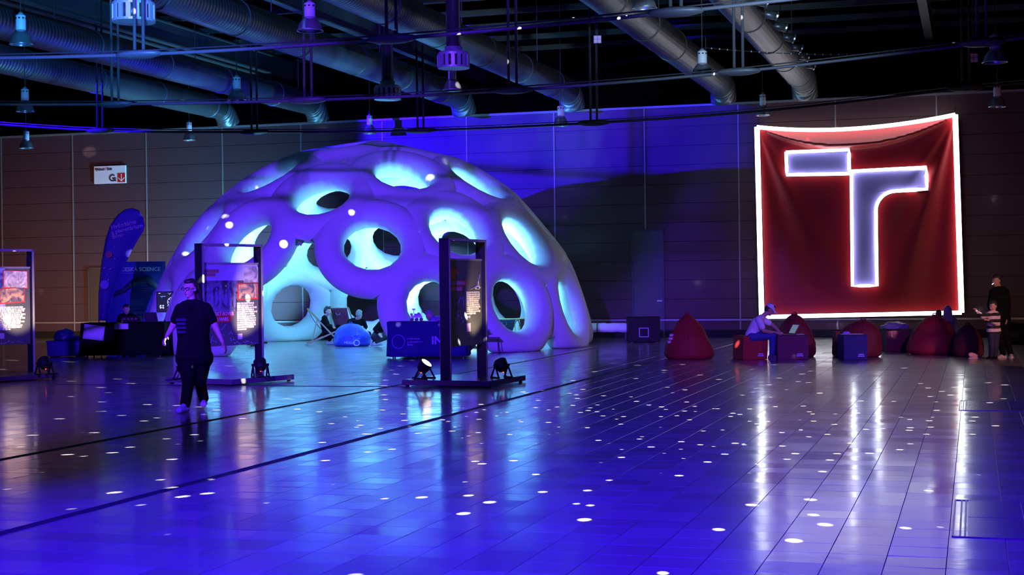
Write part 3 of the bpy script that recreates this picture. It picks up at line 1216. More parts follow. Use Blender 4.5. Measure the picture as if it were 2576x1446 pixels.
def stand(near, ang, label, kind, W=1.43, H=2.33):
    u = Vector((math.cos(ang), math.sin(ang), 0))
    n = Vector((math.sin(ang), -math.cos(ang), 0))        # visible face
    o = near + u * (W / 2)
    t = thing('exhibition_stand', o, label, 'exhibition stand', ang, 'exhibition stands with printed panels')
    d = 0.17
    hb = 0.085
    plank = mat('stand_plywood_grey', (0.10, 0.10, 0.095), 0.22)
    frame = mat('stand_dark_board', (0.012, 0.012, 0.018), 0.55, spec=0.25)
    edge = mat('stand_edge_grey', (0.34, 0.33, 0.30), 0.5)
    MB().box((0, 0, 0.025 + hb / 2), (W + 0.06, 1.5, hb)).build('base_plank', plank, t, bevel=0.004)
    for sx in (-1, 1):
        for sy in (-1, 1):
            MB().lathe([(0.03, 0.0), (0.03, 0.026)], 10, (sx * (W / 2 - 0.03), sy * 0.68, 0)).build('foot', M_BLACK, t)
    z0 = 0.025 + hb
    for s in (-1, 1):
        MB().box((s * (W / 2 - 0.02), 0, (z0 + H) / 2), (0.04, d, H - z0)).build('post', frame, t)
        for f in (-1, 1):
            MB().box((s * (W / 2 - 0.02), f * (d / 2 + 0.002), (z0 + H) / 2), (0.042, 0.005, H - z0)).build('edge_strip', edge, t)
    MB().box((0, 0, H - 0.02), (W, d, 0.04)).build('top_beam', frame, t)
    for f in (-1, 1):
        MB().box((0, f * (d / 2 + 0.002), H - 0.02), (W, 0.005, 0.042)).build('edge_strip', edge, t)
    MB().box((0, 0, H - 0.33), (W - 0.08, 0.05, 0.03)).build('panel_rail', edge, t)
    # printed panel, visible face towards local -Y
    pz0, pz1 = 0.62, H - 0.34
    pw = W - 0.09
    pn = MB().box((0, -0.0, (pz0 + pz1) / 2), (pw, 0.03, pz1 - pz0)).build('panel', INK['panel_dark'], t)
    yf = -0.0165

    def rect(name, x0, x1, za, zb, m, k=1, skew=0.0):
        # x, z as fractions of the panel
        X = lambda x: -pw / 2 + pw * x
        Z = lambda z: pz0 + (pz1 - pz0) * z
        mb = MB()
        ps = [(X(x0), Z(za)), (X(x1), Z(za + skew)), (X(x1), Z(zb + skew)), (X(x0), Z(zb))]
        fr = [Vector((a, yf - 0.0012 * k, b)) for a, b in ps]
        bk = [Vector((a, yf + 0.002, b)) for a, b in ps]
        mb.add(fr + bk, [(0, 1, 2, 3), (4, 7, 6, 5), (0, 4, 5, 1), (1, 5, 6, 2), (2, 6, 7, 3), (3, 7, 4, 0)])
        return mb.build(name, m, pn)

    def lines(x0, x1, za, zb, nline, m):
        mb = MB()
        X = lambda x: -pw / 2 + pw * x
        Z = lambda z: pz0 + (pz1 - pz0) * z
        st = (zb - za) / nline
        for k in range(nline):
            zc = Z(zb - st * (k + 0.5))
            x = X(x0)
            xe = X(x1) - pw * random.random() * 0.08 * (1 if k < nline - 1 else 4)
            while x < xe:                                # words of uneven length
                wl = min(pw * (0.03 + random.random() * 0.05), xe - x)
                if wl > 0.008:
                    hh = 0.011 + random.random() * 0.007
                    mb.box((x + wl / 2, yf - 0.001, zc), (wl, 0.002, hh * 2))
                x += wl + pw * 0.008
        o_ = mb.build('body_text', m, pn)
        o_['kind'] = 'stuff'
        return o_

    def lattice(x0, x1, za, zb, nn, m, seed):
        rr = random.Random(seed)
        mb = MB()
        ps = [(-pw / 2 + pw * (x0 + (x1 - x0) * rr.random()), pz0 + (pz1 - pz0) * (za + (zb - za) * rr.random())) for _ in range(nn)]
        for a in ps:
            mb.box((a[0], yf - 0.0012, a[1]), (0.014, 0.002, 0.014))
            b = min((q_ for q_ in ps if q_ != a), key=lambda q_: (q_[0] - a[0]) ** 2 + (q_[1] - a[1]) ** 2)
            mb.tube([Vector((a[0], yf - 0.001, a[1])), Vector((b[0], yf - 0.001, b[1]))], 0.0025, 4)
        o_ = mb.build('molecule_print', m, pn)
        o_['kind'] = 'stuff'

    def zlet(name, s, x, z, size, m):
        text(name, s, size, m, pn, (-pw / 2 + pw * x, yf - 0.003, pz0 + (pz1 - pz0) * z), bold=0.002)

    if kind == 'probe':
        rect('title_field', 0.03, 0.32, 0.84, 0.90, INK['red']); rect('title_field', 0.03, 0.26, 0.785, 0.835, INK['red'])
        rect('heading_field', 0.02, 0.56, 0.705, 0.765, INK['red']); rect('heading_field', 0.02, 0.46, 0.64, 0.70, INK['red'])
        for (x, z, wd, ) in ((0.05, 0.725, 0.44), (0.05, 0.658, 0.34)):
            mb = MB()
            k = 0.0
            while k < wd:
                mb.box((-pw / 2 + pw * (x + k + 0.015), yf - 0.003, pz0 + (pz1 - pz0) * (z + 0.008)), (pw * 0.025, 0.001, 0.055))
                k += 0.042
            mb.build('heading_letters', INK['pink'], pn)['kind'] = 'stuff'
        lines(0.55, 0.96, 0.36, 0.635, 11, INK['cream'])
        lines(0.55, 0.70, 0.32, 0.35, 1, INK['pink'])
        rect('pale_label', 0.55, 0.66, 0.16, 0.26, INK['pink'])
        lattice(0.05, 0.50, 0.25, 0.62, 34, INK['lilac'], 4)
        # line drawing of a space probe
        mb = MB()
        cpx = [(0.80, 0.67), (0.95, 0.83), (0.86, 0.70), (0.68, 0.66), (0.97, 0.68), (0.90, 0.76), (0.84, 0.66), (0.93, 0.66)]
        Pq = [Vector((-pw / 2 + pw * a, yf - 0.002, pz0 + (pz1 - pz0) * b)) for a, b in cpx]
        for a, b in ((3, 2), (2, 5), (5, 1), (2, 4), (6, 5), (7, 5), (6, 2), (7, 4), (6, 7), (0, 6), (0, 2)):
            mb.tube([Pq[a], Pq[b]], 0.005, 5)
        mb.build('probe_drawing', INK['cream'], pn)
    elif kind == 'robot':
        rect('photo_sky', 0.0, 0.99, 0.80, 0.995, PHO['sky'])
        rect('photo_crowd', 0.0, 0.62, 0.42, 0.80, PHO['crowd'])
        rr = random.Random(5)
        for k in range(7):                               # pale printed figures
            x = 0.06 + 0.08 * k + rr.random() * 0.02
            z = 0.44 + rr.random() * 0.08
            q_ = Vector((-pw / 2 + pw * (x + 0.02), yf - 0.001, pz0 + (pz1 - pz0) * (z + 0.08)))
            fm_ = MB().ellipsoid(q_, (0.03, 0.002, 0.11), 12)
            fm_.ellipsoid(q_ + Vector((0.005, 0, 0.14)), (0.02, 0.002, 0.028), 10)
            fm_.build('printed_figure', mat('print_dim_lilac', (0.26, 0.24, 0.42), 0.6), pn)
        rect('title_field', 0.03, 0.30, 0.895, 0.935, mat('print_rust', (0.42, 0.16, 0.14), 0.6), 2)
        rect('title_field', 0.03, 0.24, 0.85, 0.89, mat('print_rust', (0.42, 0.16, 0.14)), 2)
        rect('photo_lab', 0.74, 1.0, 0.76, 0.97, PHO['lab'], 2)
        rect('photo_border', 0.62, 1.0, 0.555, 0.765, INK['red'], 2, 0.01)
        rect('photo_fire', 0.645, 0.985, 0.57, 0.75, PHO['fire'], 4, 0.01)
        rect('heading_field', 0.14, 0.54, 0.355, 0.415, INK['red'], 2); rect('heading_field', 0.18, 0.51, 0.29, 0.35, INK['red'], 2)
        zlet('heading_letters', 'ČESKÝ ROVER', 0.15, 0.372, 0.085, INK['pink'])
        zlet('heading_letters', 'NA MARS', 0.19, 0.307, 0.085, INK['pink'])
        lines(0.61, 0.985, 0.18, 0.53, 13, INK['cream'])
        rect('pale_label', 0.62, 0.70, 0.07, 0.14, INK['pink'])
        lattice(0.05, 0.55, 0.02, 0.27, 36, INK['lilac'], 8)
        lattice(0.55, 0.99, 0.01, 0.05, 12, INK['pink'], 9)
    else:
        rect('photo_blue', 0.0, 0.62, 0.45, 0.995, PHO['blue'])
        rect('photo_border', 0.59, 0.97, 0.74, 0.975, INK['red'], 2, -0.01)
        rect('photo_bright', 0.605, 0.955, 0.75, 0.965, PHO['bright'], 4, -0.01)
        rect('photo_border', 0.53, 0.92, 0.53, 0.735, INK['red'], 2, 0.02)
        rect('photo_fire', 0.545, 0.905, 0.545, 0.725, PHO['fire'], 4, 0.02)
        lines(0.51, 0.93, 0.19, 0.50, 13, INK['cream'])
        rect('pale_label', 0.52, 0.60, 0.08, 0.155, INK['pink'])
        lattice(0.0, 0.50, 0.02, 0.28, 36, INK['lilac'], 18)
        lattice(0.45, 0.98, 0.01, 0.05, 12, INK['pink'], 19)
    return t, u, n, o


WARM = (1.0, 0.72, 0.42)
s3, u3, n3, o3 = stand(G(1121, 974), math.radians(67), 'tall dark exhibition stand with space probe panel at the centre', 'probe')
s2, u2, n2, o2 = stand(G(503, 968), math.radians(56), 'tall dark exhibition stand with rover panel behind the walking woman', 'robot')
s1, u1, n1, o1 = stand(G(82, 950) - Vector((math.cos(math.radians(52)), math.sin(math.radians(52)), 0)) * 1.43, math.radians(52), 'dark exhibition stand cut off by the left edge', 'left')
ZB = 0.112


def on_base(px, py):
    return PZ(px, py, ZB)


par_light(on_base(1068, 952), on_base(1068, 952) + Vector((0.95, -0.5, 1.5)), 'black par light with glowing lens left of the central stand', 25, WARM, True)
par_light(on_base(1262, 950), o3 + Vector((0, 0, 1.30)) + u3 * 0.45, 'black par light seen from behind right of the central stand', 110, WARM, False)
par_light(on_base(655, 948), o2 + Vector((0, 0, 1.30)) + u2 * 0.45, 'black par light with red dot right of the rover stand', 150, WARM, False)
par_light(on_base(462, 955), o2 + Vector((0, 0, 1.30)), 'black par light half hidden behind the walking woman', 40, WARM, False)
par_light(on_base(112, 942), o1 + Vector((0, 0, 1.35)) + u1 * 0.45, 'black par light with red dot right of the left stand', 170, WARM, False)


# ------------------------------------------------------------------ blower box and air tube beside the dome
bx = G(1621, 862)
t = thing('blower_box', bx + Vector((0, 0.3, 0)), 'black blower box with outlined square beside the dome', 'blower')
MB().box((0, 0, 0.35), (0.84, 0.6, 0.66)).build('case', M_BLACK, t, bevel=0.015)
for s in (-1, 1):
    MB().box((s * 0.33, 0, 0.01), (0.08, 0.5, 0.02)).build('foot', M_DKMETAL, t)
sqm = mat('print_violet_grey', (0.55, 0.5, 0.75), 0.6)
for (x, z, w_, h_) in ((0, 0.115, 0.25, 0.018), (0, -0.115, 0.25, 0.018), (-0.116, 0, 0.018, 0.22), (0.116, 0, 0.018, 0.22)):
    MB().box((-0.01 + x, -0.302, 0.27 + z), (w_, 0.006, h_)).build('square_outline', sqm, t)
a_ = P(1462, 824, 40.6); b_ = P(1594, 824, 40.35)
t = thing('air_tube', (a_.x, a_.y, 0), 'white fabric air tube running from the dome to the blower box', 'air tube')
rel0 = Vector((a_.x, a_.y, 0))
L_ = (b_ - a_)
MB().tube([a_ - rel0 + L_ * (k / 16) + Vector((0, 0, 0.004 * math.sin(k * 1.3))) for k in range(17)], [0.125 + 0.006 * math.sin(k * 2.1) for k in range(17)], 20).build('sleeve', M_FABRIC, t, smooth=True)
for k in (0.3, 0.97):
    c = a_ - rel0 + L_ * k
    MB().tube([c, c + L_.normalized() * 0.04], 0.135, 20).build('band', M_GREY, t, smooth=True)
c = a_ - rel0 + L_ * 0.85
MB().box((c.x, c.y, (c.z - 0.12) / 2), (0.05, 0.05, c.z - 0.12)).build('prop', M_DKMETAL, t)


# ------------------------------------------------------------------ teardrop flag and science backdrop
def flag():
    D = 37.2
    base = G(254, 890)
    base = Vector((P(254, 700, D).x, P(254, 700, D).y, 0))
    t = thing('teardrop_flag', base, 'tall blue teardrop flag of the Brno observatory behind the black table', 'flag')
    blue = mat('flag_blue', (0.02, 0.015, 0.22), 0.6)
    out = [(250, 806), (250, 740), (257, 665), (267, 605), (279, 568), (297, 542), (316, 528), (334, 524), (350, 530), (361, 547), (365, 568), (360, 583),
           (347, 603), (331, 632), (316, 662), (302, 692), (291, 722), (282, 752), (274, 780), (266, 806)]
    L = [P(x, y, D) - base for x, y in out]
    # sheet between left (pole) edge and right edge, slightly bellied
    left = L[:9]
    right = [L[19], L[18], L[17], L[16], L[15], L[14], L[13], L[12], L[11], L[10], L[9], L[8]]

    def samp(pl, u):
        d = [0]
        for a, b in zip(pl[:-1], pl[1:]):
            d.append(d[-1] + (b - a).length)
        s = u * d[-1]
        for k in range(len(pl) - 1):
            if s <= d[k + 1] + 1e-9:
                return pl[k].lerp(pl[k + 1], (s - d[k]) / max(1e-9, d[k + 1] - d[k]))
        return pl[-1]

    def fn(u, v):
        p = samp(left, v).lerp(samp(right, v), u)
        return p + Vector((0, 0.05 * math.sin(PI * u) + 0.02 * math.sin(5 * v), 0))
    MB().grid(fn, 12, 50).build('sail', blue, t, smooth=True, solid=0.006)
    MB().tube([Vector((0, 0, 0.02))] + [p + Vector((-0.012, 0, 0)) for p in left], 0.014, 8).build('pole', M_DKMETAL, t, smooth=True)
    for k in range(4):
        a = k * PI / 2 + 0.4
        MB().tube([(0, 0, 0.05), (0.35 * math.cos(a), 0.35 * math.sin(a), 0.012)], 0.012, 6).build('base_leg', M_DKMETAL, t)
    ink = mat('flag_ink', (0.50, 0.40, 0.62), 0.6)
    rot = Matrix.Rotation(-math.radians(13), 4, 'Y') @ Matrix.Rotation(PI / 2, 4, 'X')
    e = rot.to_euler()
    for s, (x, y) in (('Hvězdárna', (280, 577)), ('a planetárium', (281, 590)), ('Brno', (283, 601))):
        p = P(x, y, D - 0.03) - base
        text('lettering', s, 0.145, ink, t, p, rot=e, depth=0.002)

    def disc(name, x, y, r, m):
        p = P(x, y, D - 0.035) - base
        MB().lathe([(r, 0), (r, 0.004)], 20, p, R=Matrix.Rotation(PI / 2, 3, 'X')).build(name, m, t)
    disc('planet_print', 274, 640, 0.085, mat('print_rust2', (0.35, 0.12, 0.10), 0.6))
    disc('moon_print', 263, 716, 0.11, mat('print_moon', (0.22, 0.18, 0.55), 0.6))
    for k in range(14):
        x, y = 262 + random.random() * 40, 610 + random.random() * 140
        if x < 300 - (y - 610) * 0.15:
            disc('star_print', x, y, 0.008 + 0.012 * random.random(), ink)


flag()


def backdrop():
    D = 41.3
    a, b = P(262, 700, D), P(414, 700, D)
    base = Vector((a.x, a.y, 0))
    w = (b - a).x
    t = thing('science_backdrop', base, 'wide blue pop-up backdrop lettered Česká Science beside the dome', 'backdrop', math.atan2(b.y - a.y, b.x - a.x))
    top = 1.62 + (721.5 - 657) / F * D
    blue = mat('backdrop_blue', (0.03, 0.03, 0.34), 0.55)
    MB().grid(lambda u, v: Vector((w * u, 0.10 * (2 * u - 1) ** 2, 0.05 + (top - 0.05) * v)), 20, 4).build('print_sheet', blue, t, smooth=True, solid=0.01)
    for x in (0.02, w / 2, w - 0.02):
        MB().tube([(x, 0.16, 0.0), (x, 0.16, top - 0.03)], 0.014, 8).build('strut', M_DKMETAL, t)
    for z in (0.04, top - 0.03):
        MB().tube([(0, 0.16, z), (w, 0.16, z)], 0.012, 8).build('cross_bar', M_DKMETAL, t)
    MB().box((w / 2, 0.12, 0.02), (w * 0.9, 0.3, 0.03)).build('foot_plate', M_DKMETAL, t)
    ink = mat('flag_ink', (0.55, 0.45, 0.85))
    sc = D / F
    X = lambda px: (px - 262) * sc
    Z = lambda py: 1.62 + (721.5 - py) * sc
    text('lettering', 'ČESKÁ SCIENCE', 0.150, ink, t, (X(305), -0.014, Z(681)), depth=0.003, bold=0.003)
    for (x0, x1, y0, y1) in ((304, 352, 684, 688), (320, 331, 722, 732), (348, 385, 722, 733), (324, 360, 752, 768), (330, 345, 774, 778), (333, 362, 782, 790)):
        n_ = max(1, int((y1 - y0) / 4))
        for k in range(n_):
            yy = y0 + (y1 - y0) * (k + 0.5) / n_
            MB().box(((X(x0) + X(x1)) / 2, -0.010, Z(yy)), (X(x1) - X(x0), 0.004, 0.022)).build('text_line', mat('backdrop_ink', (0.12, 0.11, 0.55), 0.6), t)
    # dark printed telescope arm
    mb = MB()
    mb.tube([(X(268), 0.0, Z(745)), (X(310), 0.0, Z(730)), (X(340), 0.0, Z(706)), (X(375), 0.0, Z(703)), (X(395), 0, Z(722))], [0.05, 0.07, 0.10, 0.12, 0.08], 8)
    mb.build('telescope_print', INK['navy'], t, smooth=True)


backdrop()


# ------------------------------------------------------------------ tables with cloths
def cloth_table(px0, px1, D, label, clabel, cm, height=0.79, depth=0.75, seed=1, group=None):
    a, b = P(px0, 800, D), P(px1, 800, D)
    c = Vector(((a.x + b.x) / 2, a.y + depth / 2, 0))
    w = b.x - a.x
    t = thing('folding_table', c, label, 'table')
    MB().box((0, 0, height - 0.02), (w - 0.02, depth - 0.02, 0.03)).build('tabletop', M_GREY, t)
    for sx in (-1, 1):
        for sy in (-1, 1):
            MB().tube([(sx * (w / 2 - 0.12), sy * (depth / 2 - 0.1), 0), (sx * (w / 2 - 0.12), sy * (depth / 2 - 0.1), height - 0.03)], 0.016, 8).build('leg', M_GREY, t)
    ct = thing('tablecloth', c, clabel, 'tablecloth')
    rr = random.Random(seed)
    ph = [rr.random() * 6 for _ in range(6)]
    per = [(-w / 2, -depth / 2), (w / 2, -depth / 2), (w / 2, depth / 2), (-w / 2, depth / 2)]
    pts = []
    N = 40
    for k in range(4):
        p, q = per[k], per[(k + 1) % 4]
        for i in range(N):
            pts.append((p[0] + (q[0] - p[0]) * i / N, p[1] + (q[1] - p[1]) * i / N))
    M = len(pts)
    mb = MB()
    rows = 10
    vs = []
    for r in range(rows + 1):
        v = r / rows
        z = (height + 0.012) * (1 - v) + 0.05 * v
        for i, (x, y) in enumerate(pts):
            s = i / N
            am = 0.035 * v
            off = am * (math.sin(s * 11 + ph[0]) + 0.6 * math.sin(s * 23 + ph[1])) + 0.03 * v
            nx, ny = (0, -1) if i < N else (1, 0) if i < 2 * N else (0, 1) if i < 3 * N else (-1, 0)
            inset = 1 - 0.05 * v if seed == 2 else 1.0
            vs.append(Vector((x * inset + nx * off, y + ny * off, z)))
    fs = [(r * M + i, (r + 1) * M + i, (r + 1) * M + (i + 1) % M, r * M + (i + 1) % M) for r in range(rows) for i in range(M)]
    mb.add(vs, fs)
    mb.add([Vector((x, y, height + 0.012)) for x, y in per], [(0, 1, 2, 3)])
    mb.build('drape', cm, ct, smooth=True, solid=0.006)
    return t, ct, c, w


tb1, tc1, c1, w1 = cloth_table(203, 412, 35.0, 'folding table under a black cloth at left', 'black cloth draped over the left table', mat('black_cloth', (0.004, 0.004, 0.006), 0.85, spec=0.12), seed=1)
tb2, tc2, c2, w2 = cloth_table(973, 1178, 32.6, 'folding table under a blue cloth in front of the dome', 'dark blue printed cloth over the table before the dome', mat('blue_cloth', (0.015, 0.012, 0.13), 0.75, spec=0.2), seed=2)

# print on the blue cloth
yf = -0.75 / 2 - 0.055
inkb = mat('cloth_print', (0.35, 0.18, 0.75), 0.6)
sc = 32.6 / F
X = lambda px: (px - 1075.5) * sc
Z = lambda py: 1.62 + (713.5 - py) * sc
MB().tube([(X(1002) + 0.135 * math.cos(a), yf - 0.01, Z(858) + 0.145 * math.sin(a)) for a in np.linspace(0, 2 * PI, 40, endpoint=False)], 0.006, 6, closed=True).build('logo_ring', inkb, tc2)
for s, y in (('Hvězdárna', 853), ('a planetárium', 861), ('Brno', 868)):
    text('lettering', s, 0.062, inkb, tc2, (X(1024), yf - 0.012, Z(y)), depth=0.002)
text('lettering', 'INFO', 0.235, inkb, tc2, (X(1085), yf - 0.012, Z(865)), depth=0.003, bold=0.006)


def paper(name, p, label, w, h, m, tilt, rz=0.0, cat='paper'):
    o = MB().grid(lambda u, v: Vector(((u - 0.5) * w, 0, (v - 0.5) * h)) + Vector((0, -0.012 * math.sin(PI * u), 0)), 8, 4).build(name, m, smooth=True, solid=0.002)
    o.location = p
    o.rotation_euler = (tilt, 0.09, rz)
    return tag(o, label, cat)


PAP = mat('white_paper', (0.80, 0.78, 0.82), 0.7, noise_amt=0.03)
p_ = P(236, 836, 34.90)
o = paper('poster_sheet', p_, 'large white paper sheet hanging over the black table corner', 0.48, 0.34, PAP, 0.0)
o.rotation_euler = (-0.06, 0.12, 0)
o = paper('poster_sheet', P(305, 821, 34.90), 'small white paper sheet hanging from the black table edge', 0.33, 0.13, PAP, 0.0)
o.rotation_euler = (-0.05, 0.0, 0)


# laptop seen open on the black table
def laptop(p, rz, label, w=0.34, open_ang=1.9, lid=None, scr=None):
    t = thing('laptop', p, label, 'laptop', rz)
    body = mat('laptop_grey', (0.12, 0.12, 0.13), 0.4, 0.5)
    MB().box((0, 0, 0.009), (w, 0.23, 0.016)).build('base', body, t, bevel=0.003)
    MB().box((0, -0.01, 0.018), (w * 0.86, 0.11, 0.002)).build('keyboard', M_BLACK, t)
    R = Matrix.Rotation(-(open_ang - PI / 2), 3, 'X')
    ld = MB().box(Vector((0, 0.115, 0.018)) + R @ Vector((0, 0, 0.11)), (w, 0.010, 0.22), rot=R).build('screen_lid', body, t)
    if scr:
        MB().box(Vector((0, 0.115, 0.018)) + R @ Vector((0, -0.0065, 0.11)), (w * 0.92, 0.002, 0.19), rot=R).build('display', scr, ld)
    return t


laptop(c1 + Vector((0.66, -0.05, 0.806)), PI - 0.3, 'open dark laptop on the black table seen from behind')
t = thing('speaker_case', c1 + Vector((0.16, -0.15, 0.806)), 'low dark equipment case on the black table', 'equipment case')
MB().box((0, 0, 0.07), (0.42, 0.25, 0.14)).build('case', M_BLACK, t, bevel=0.01)
for k in range(4):
    MB().box((-0.14 + 0.09 * k, -0.128, 0.08), (0.05, 0.006, 0.03)).build('dial', mat('dial_amber', (0.25, 0.2, 0.1), 0.5), t)


# monitor on a tripod stand right of the black table
def monitor():
    D = 36.3
    c = P(431, 759, D)
    t = thing('display_monitor', (c.x, c.y, 0), 'flat monitor showing a white gauge on a stand behind the walking woman', 'monitor')
    w, h = 74 * D / F, 52 * D / F
    MB().box((0, 0, c.z), (w, 0.05, h)).build('bezel', M_BLACK, t, bevel=0.006)
    scn = MB().box((0, -0.027, c.z), (w - 0.035, 0.004, h - 0.035)).build('screen', mat('screen_dark', (0.01, 0.01, 0.015), 0.2, emit=(0.05, 0.06, 0.12), estr=0.25), t)
    wl = mat('screen_white', (0.9, 0.9, 0.9), 0.4, emit=(0.85, 0.92, 1.0), estr=0.8)
    bl = mat('screen_blue', (0.3, 0.5, 0.9), 0.4, emit=(0.15, 0.3, 0.9), estr=0.9)
    gx, gz, gr = 0.03, c.z - 0.005, 0.115
    MB().tube([(gx + gr * math.cos(a), -0.031, gz + gr * math.sin(a)) for a in np.linspace(0, 2 * PI, 32, endpoint=False)], 0.006, 6, closed=True).build('gauge_ring', wl, scn)
    for k in range(8):
        a = k * PI / 4
        MB().box((gx + gr * 0.82 * math.cos(a), -0.031, gz + gr * 0.82 * math.sin(a)), (0.02, 0.004, 0.02)).build('gauge_tick', wl, scn)
    MB().tube([(gx - 0.07, -0.032, gz - 0.07), (gx + 0.08, -0.032, gz + 0.08)], 0.005, 6).build('gauge_needle', bl, scn)
    rr = random.Random(3)
    for k in range(9):
        x0, z0 = -w / 2 + 0.05 + rr.random() * 0.32, c.z + (rr.random() - 0.3) * h * 0.8
        x1, z1 = x0 + (rr.random() - 0.3) * 0.22, z0 + (rr.random() - 0.5) * 0.14
        z1 = max(c.z - h * 0.4, min(c.z + h * 0.42, z1)); z0 = max(c.z - h * 0.4, min(c.z + h * 0.42, z0))
        MB().tube([(x0, -0.031, z0), (x1, -0.031, z1)], 0.004 + 0.006 * rr.random(), 5).build('screen_line', wl if k % 3 else bl, scn)
    for dx in (-0.25, -0.19):
        for dz in (-0.14, -0.09):
            MB().lathe([(0.02, 0), (0.02, 0.004)], 12, (dx, -0.03, c.z + dz), R=Matrix.Rotation(PI / 2, 3, 'X')).build('screen_dot', wl, scn)
    MB().tube([(0, 0.03, 0.08), (0, 0.03, c.z)], 0.022, 10).build('column', M_BLACK, t)
    for k in range(3):
        a = PI / 2 + k * 2 * PI / 3
        MB().tube([(0, 0.03, 0.35), (0.38 * math.cos(a), 0.03 + 0.38 * math.sin(a), 0.012)], 0.014, 8).build('tripod_leg', M_BLACK, t)


monitor()


# blue crate with a bag on it at far left
c = G(161, 898)
t = thing('storage_crate', c + Vector((0, 0.3, 0)), 'blue plastic storage crate on the floor left of the black table', 'crate')
bm_ = mat('blue_plastic', (0.03, 0.035, 0.30), 0.5)
MB().box((0, 0, 0.19), (0.80, 0.55, 0.34), taper=1.04).build('tub', bm_, t, bevel=0.02)
MB().box((0, 0, 0.365), (0.86, 0.60, 0.03)).build('rim', bm_, t, bevel=0.008)
for x in (-0.28, 0, 0.28):
    MB().box((x, -0.278, 0.18), (0.03, 0.02, 0.30)).build('rib', bm_, t)
for x, w_ in ((-0.28, 0.16), (0.24, 0.2)):
    MB().box((x, -0.285, 0.30), (w_, 0.008, 0.02)).build('print_line', mat('crate_print', (0.1, 0.1, 0.5), 0.6), t)
for s in (-1, 1):
    MB().box((s * 0.30, 0, 0.01), (0.1, 0.45, 0.02)).build('foot', M_BLACK, t)


def lump(name, loc, r, label, cat, m, seed, n=28, group=None, squash=0.55):
    """soft crumpled body resting on something"""
    mb = MB()
    mb.ellipsoid((0, 0, 0), (1, 1, 1), n)
    for v in mb.v:
        nz = noise.noise(v * 1.7 + Vector((seed, 0, 0))) * 0.22 + noise.noise(v * 4 + Vector((0, seed, 0))) * 0.09
        v *= 1 + nz
        v.x *= r[0]; v.y *= r[1]; v.z *= r[2]
        if v.z < -r[2] * squash:
            v.z = -r[2] * squash
        v.z += r[2] * squash
    o_ = mb.build(name, m, smooth=True)
    o_.location = loc
    return tag(o_, label, cat, group)


t = thing('soft_bag', c + Vector((-0.08, 0.3, 0.382)), 'crumpled dark blue bag lying on the storage crate', 'bag')
b_ = lump('bag_body', (0, 0, 0), (0.26, 0.2, 0.17), None, None, mat('navy_nylon', (0.03, 0.03, 0.20), 0.35), 3)
b_.parent = t
b_ = lump('sleeve', (0.25, 0, 0), (0.24, 0.16, 0.07), None, None, mat('navy_nylon', (0.03, 0.03, 0.20)), 5)
b_.parent = t


# ------------------------------------------------------------------ beanbags and cube seats
def beanbag(px0, px1, ptop, pbot, label, m, seed, lean=0.0, peak=0.35, group='beanbags on the tiled floor', prints=None, depth=0.95):
    D = (G((px0 + px1) / 2, pbot) - EYEP).dot(FW)
    w = (px1 - px0) * D / F
    h = (pbot - ptop) * D / F
    g0 = G((px0 + px1) / 2, pbot)
    t = thing('beanbag', g0 + Vector((0, w * depth / 2 * 0.92, 0)), label, 'beanbag', 0, group)
    prof = []
    N = 18
    for i in range(N + 1):
        z = i / N
        r = max(0.0, 1 - z ** (1.35 + 1.3 * peak)) ** (0.80 - 0.32 * peak)
        if z < 0.12:
            r *= 0.84 + 0.16 * math.sqrt(z / 0.12)
        prof.append((max(r, 0.035) * w / 2, z * h))
    mb = MB().lathe(prof, 36)
    for v in mb.v:
        z = v.z / h
        v.y *= depth
        q = Vector((v.x / w, v.y / w, z))
        k = 1 + 0.10 * noise.noise(q * 3 + Vector((seed, 0, 0))) * (0.4 + z) + 0.035 * noise.noise(q * 9 + Vector((0, seed, 0)))
        v.x *= k
        v.y *= k
        v.x += lean * w * z * z
        v.z *= 1 - 0.03 * abs(noise.noise(q * 5))
    b = mb.build('cover', m, t, smooth=True)
    # sewn seams
    for a in (0.4, 0.4 + 2 * PI / 3, 0.4 + 4 * PI / 3):
        pts = []
        for i, (r, z) in enumerate(prof[1:-1]):
            zz = z / h
            x, y = r * math.cos(a), r * depth * math.sin(a)
            q = Vector((x / w, y / w, zz))
            k = 1 + 0.10 * noise.noise(q * 3 + Vector((seed, 0, 0))) * (0.4 + zz) + 0.035 * noise.noise(q * 9 + Vector((0, seed, 0)))
            pts.append(Vector((x * k + lean * w * zz * zz, y * k, z * (1 - 0.03 * abs(noise.noise(q * 5))))))
        MB().tube(pts, 0.007, 5).build('seam', m, t, smooth=True)
    tp = Vector((lean * w, 0, h * 0.985))
    MB().tube([tp + Vector((-0.06, 0, -0.02)), tp + Vector((-0.03, 0, 0.035)), tp + Vector((0.03, 0, 0.035)), tp + Vector((0.06, 0, -0.02))], 0.012, 6).build('carry_loop', m, t, smooth=True)
    return t, w, h


RED = mat('dark_red_beanbag', (0.30, 0.010, 0.015), 0.75, bump=0.2, bscale=12)
RED2 = mat('maroon_cover', (0.16, 0.008, 0.015), 0.75, bump=0.2, bscale=12)
RED3 = mat('brown_red_cover', (0.10, 0.010, 0.012), 0.8, bump=0.2, bscale=12)
bb1, wb, hb_ = beanbag(1675, 1806, 791, 905, 'bright red pointed beanbag standing alone right of the blower box', RED, 1.0, -0.03, 0.25)
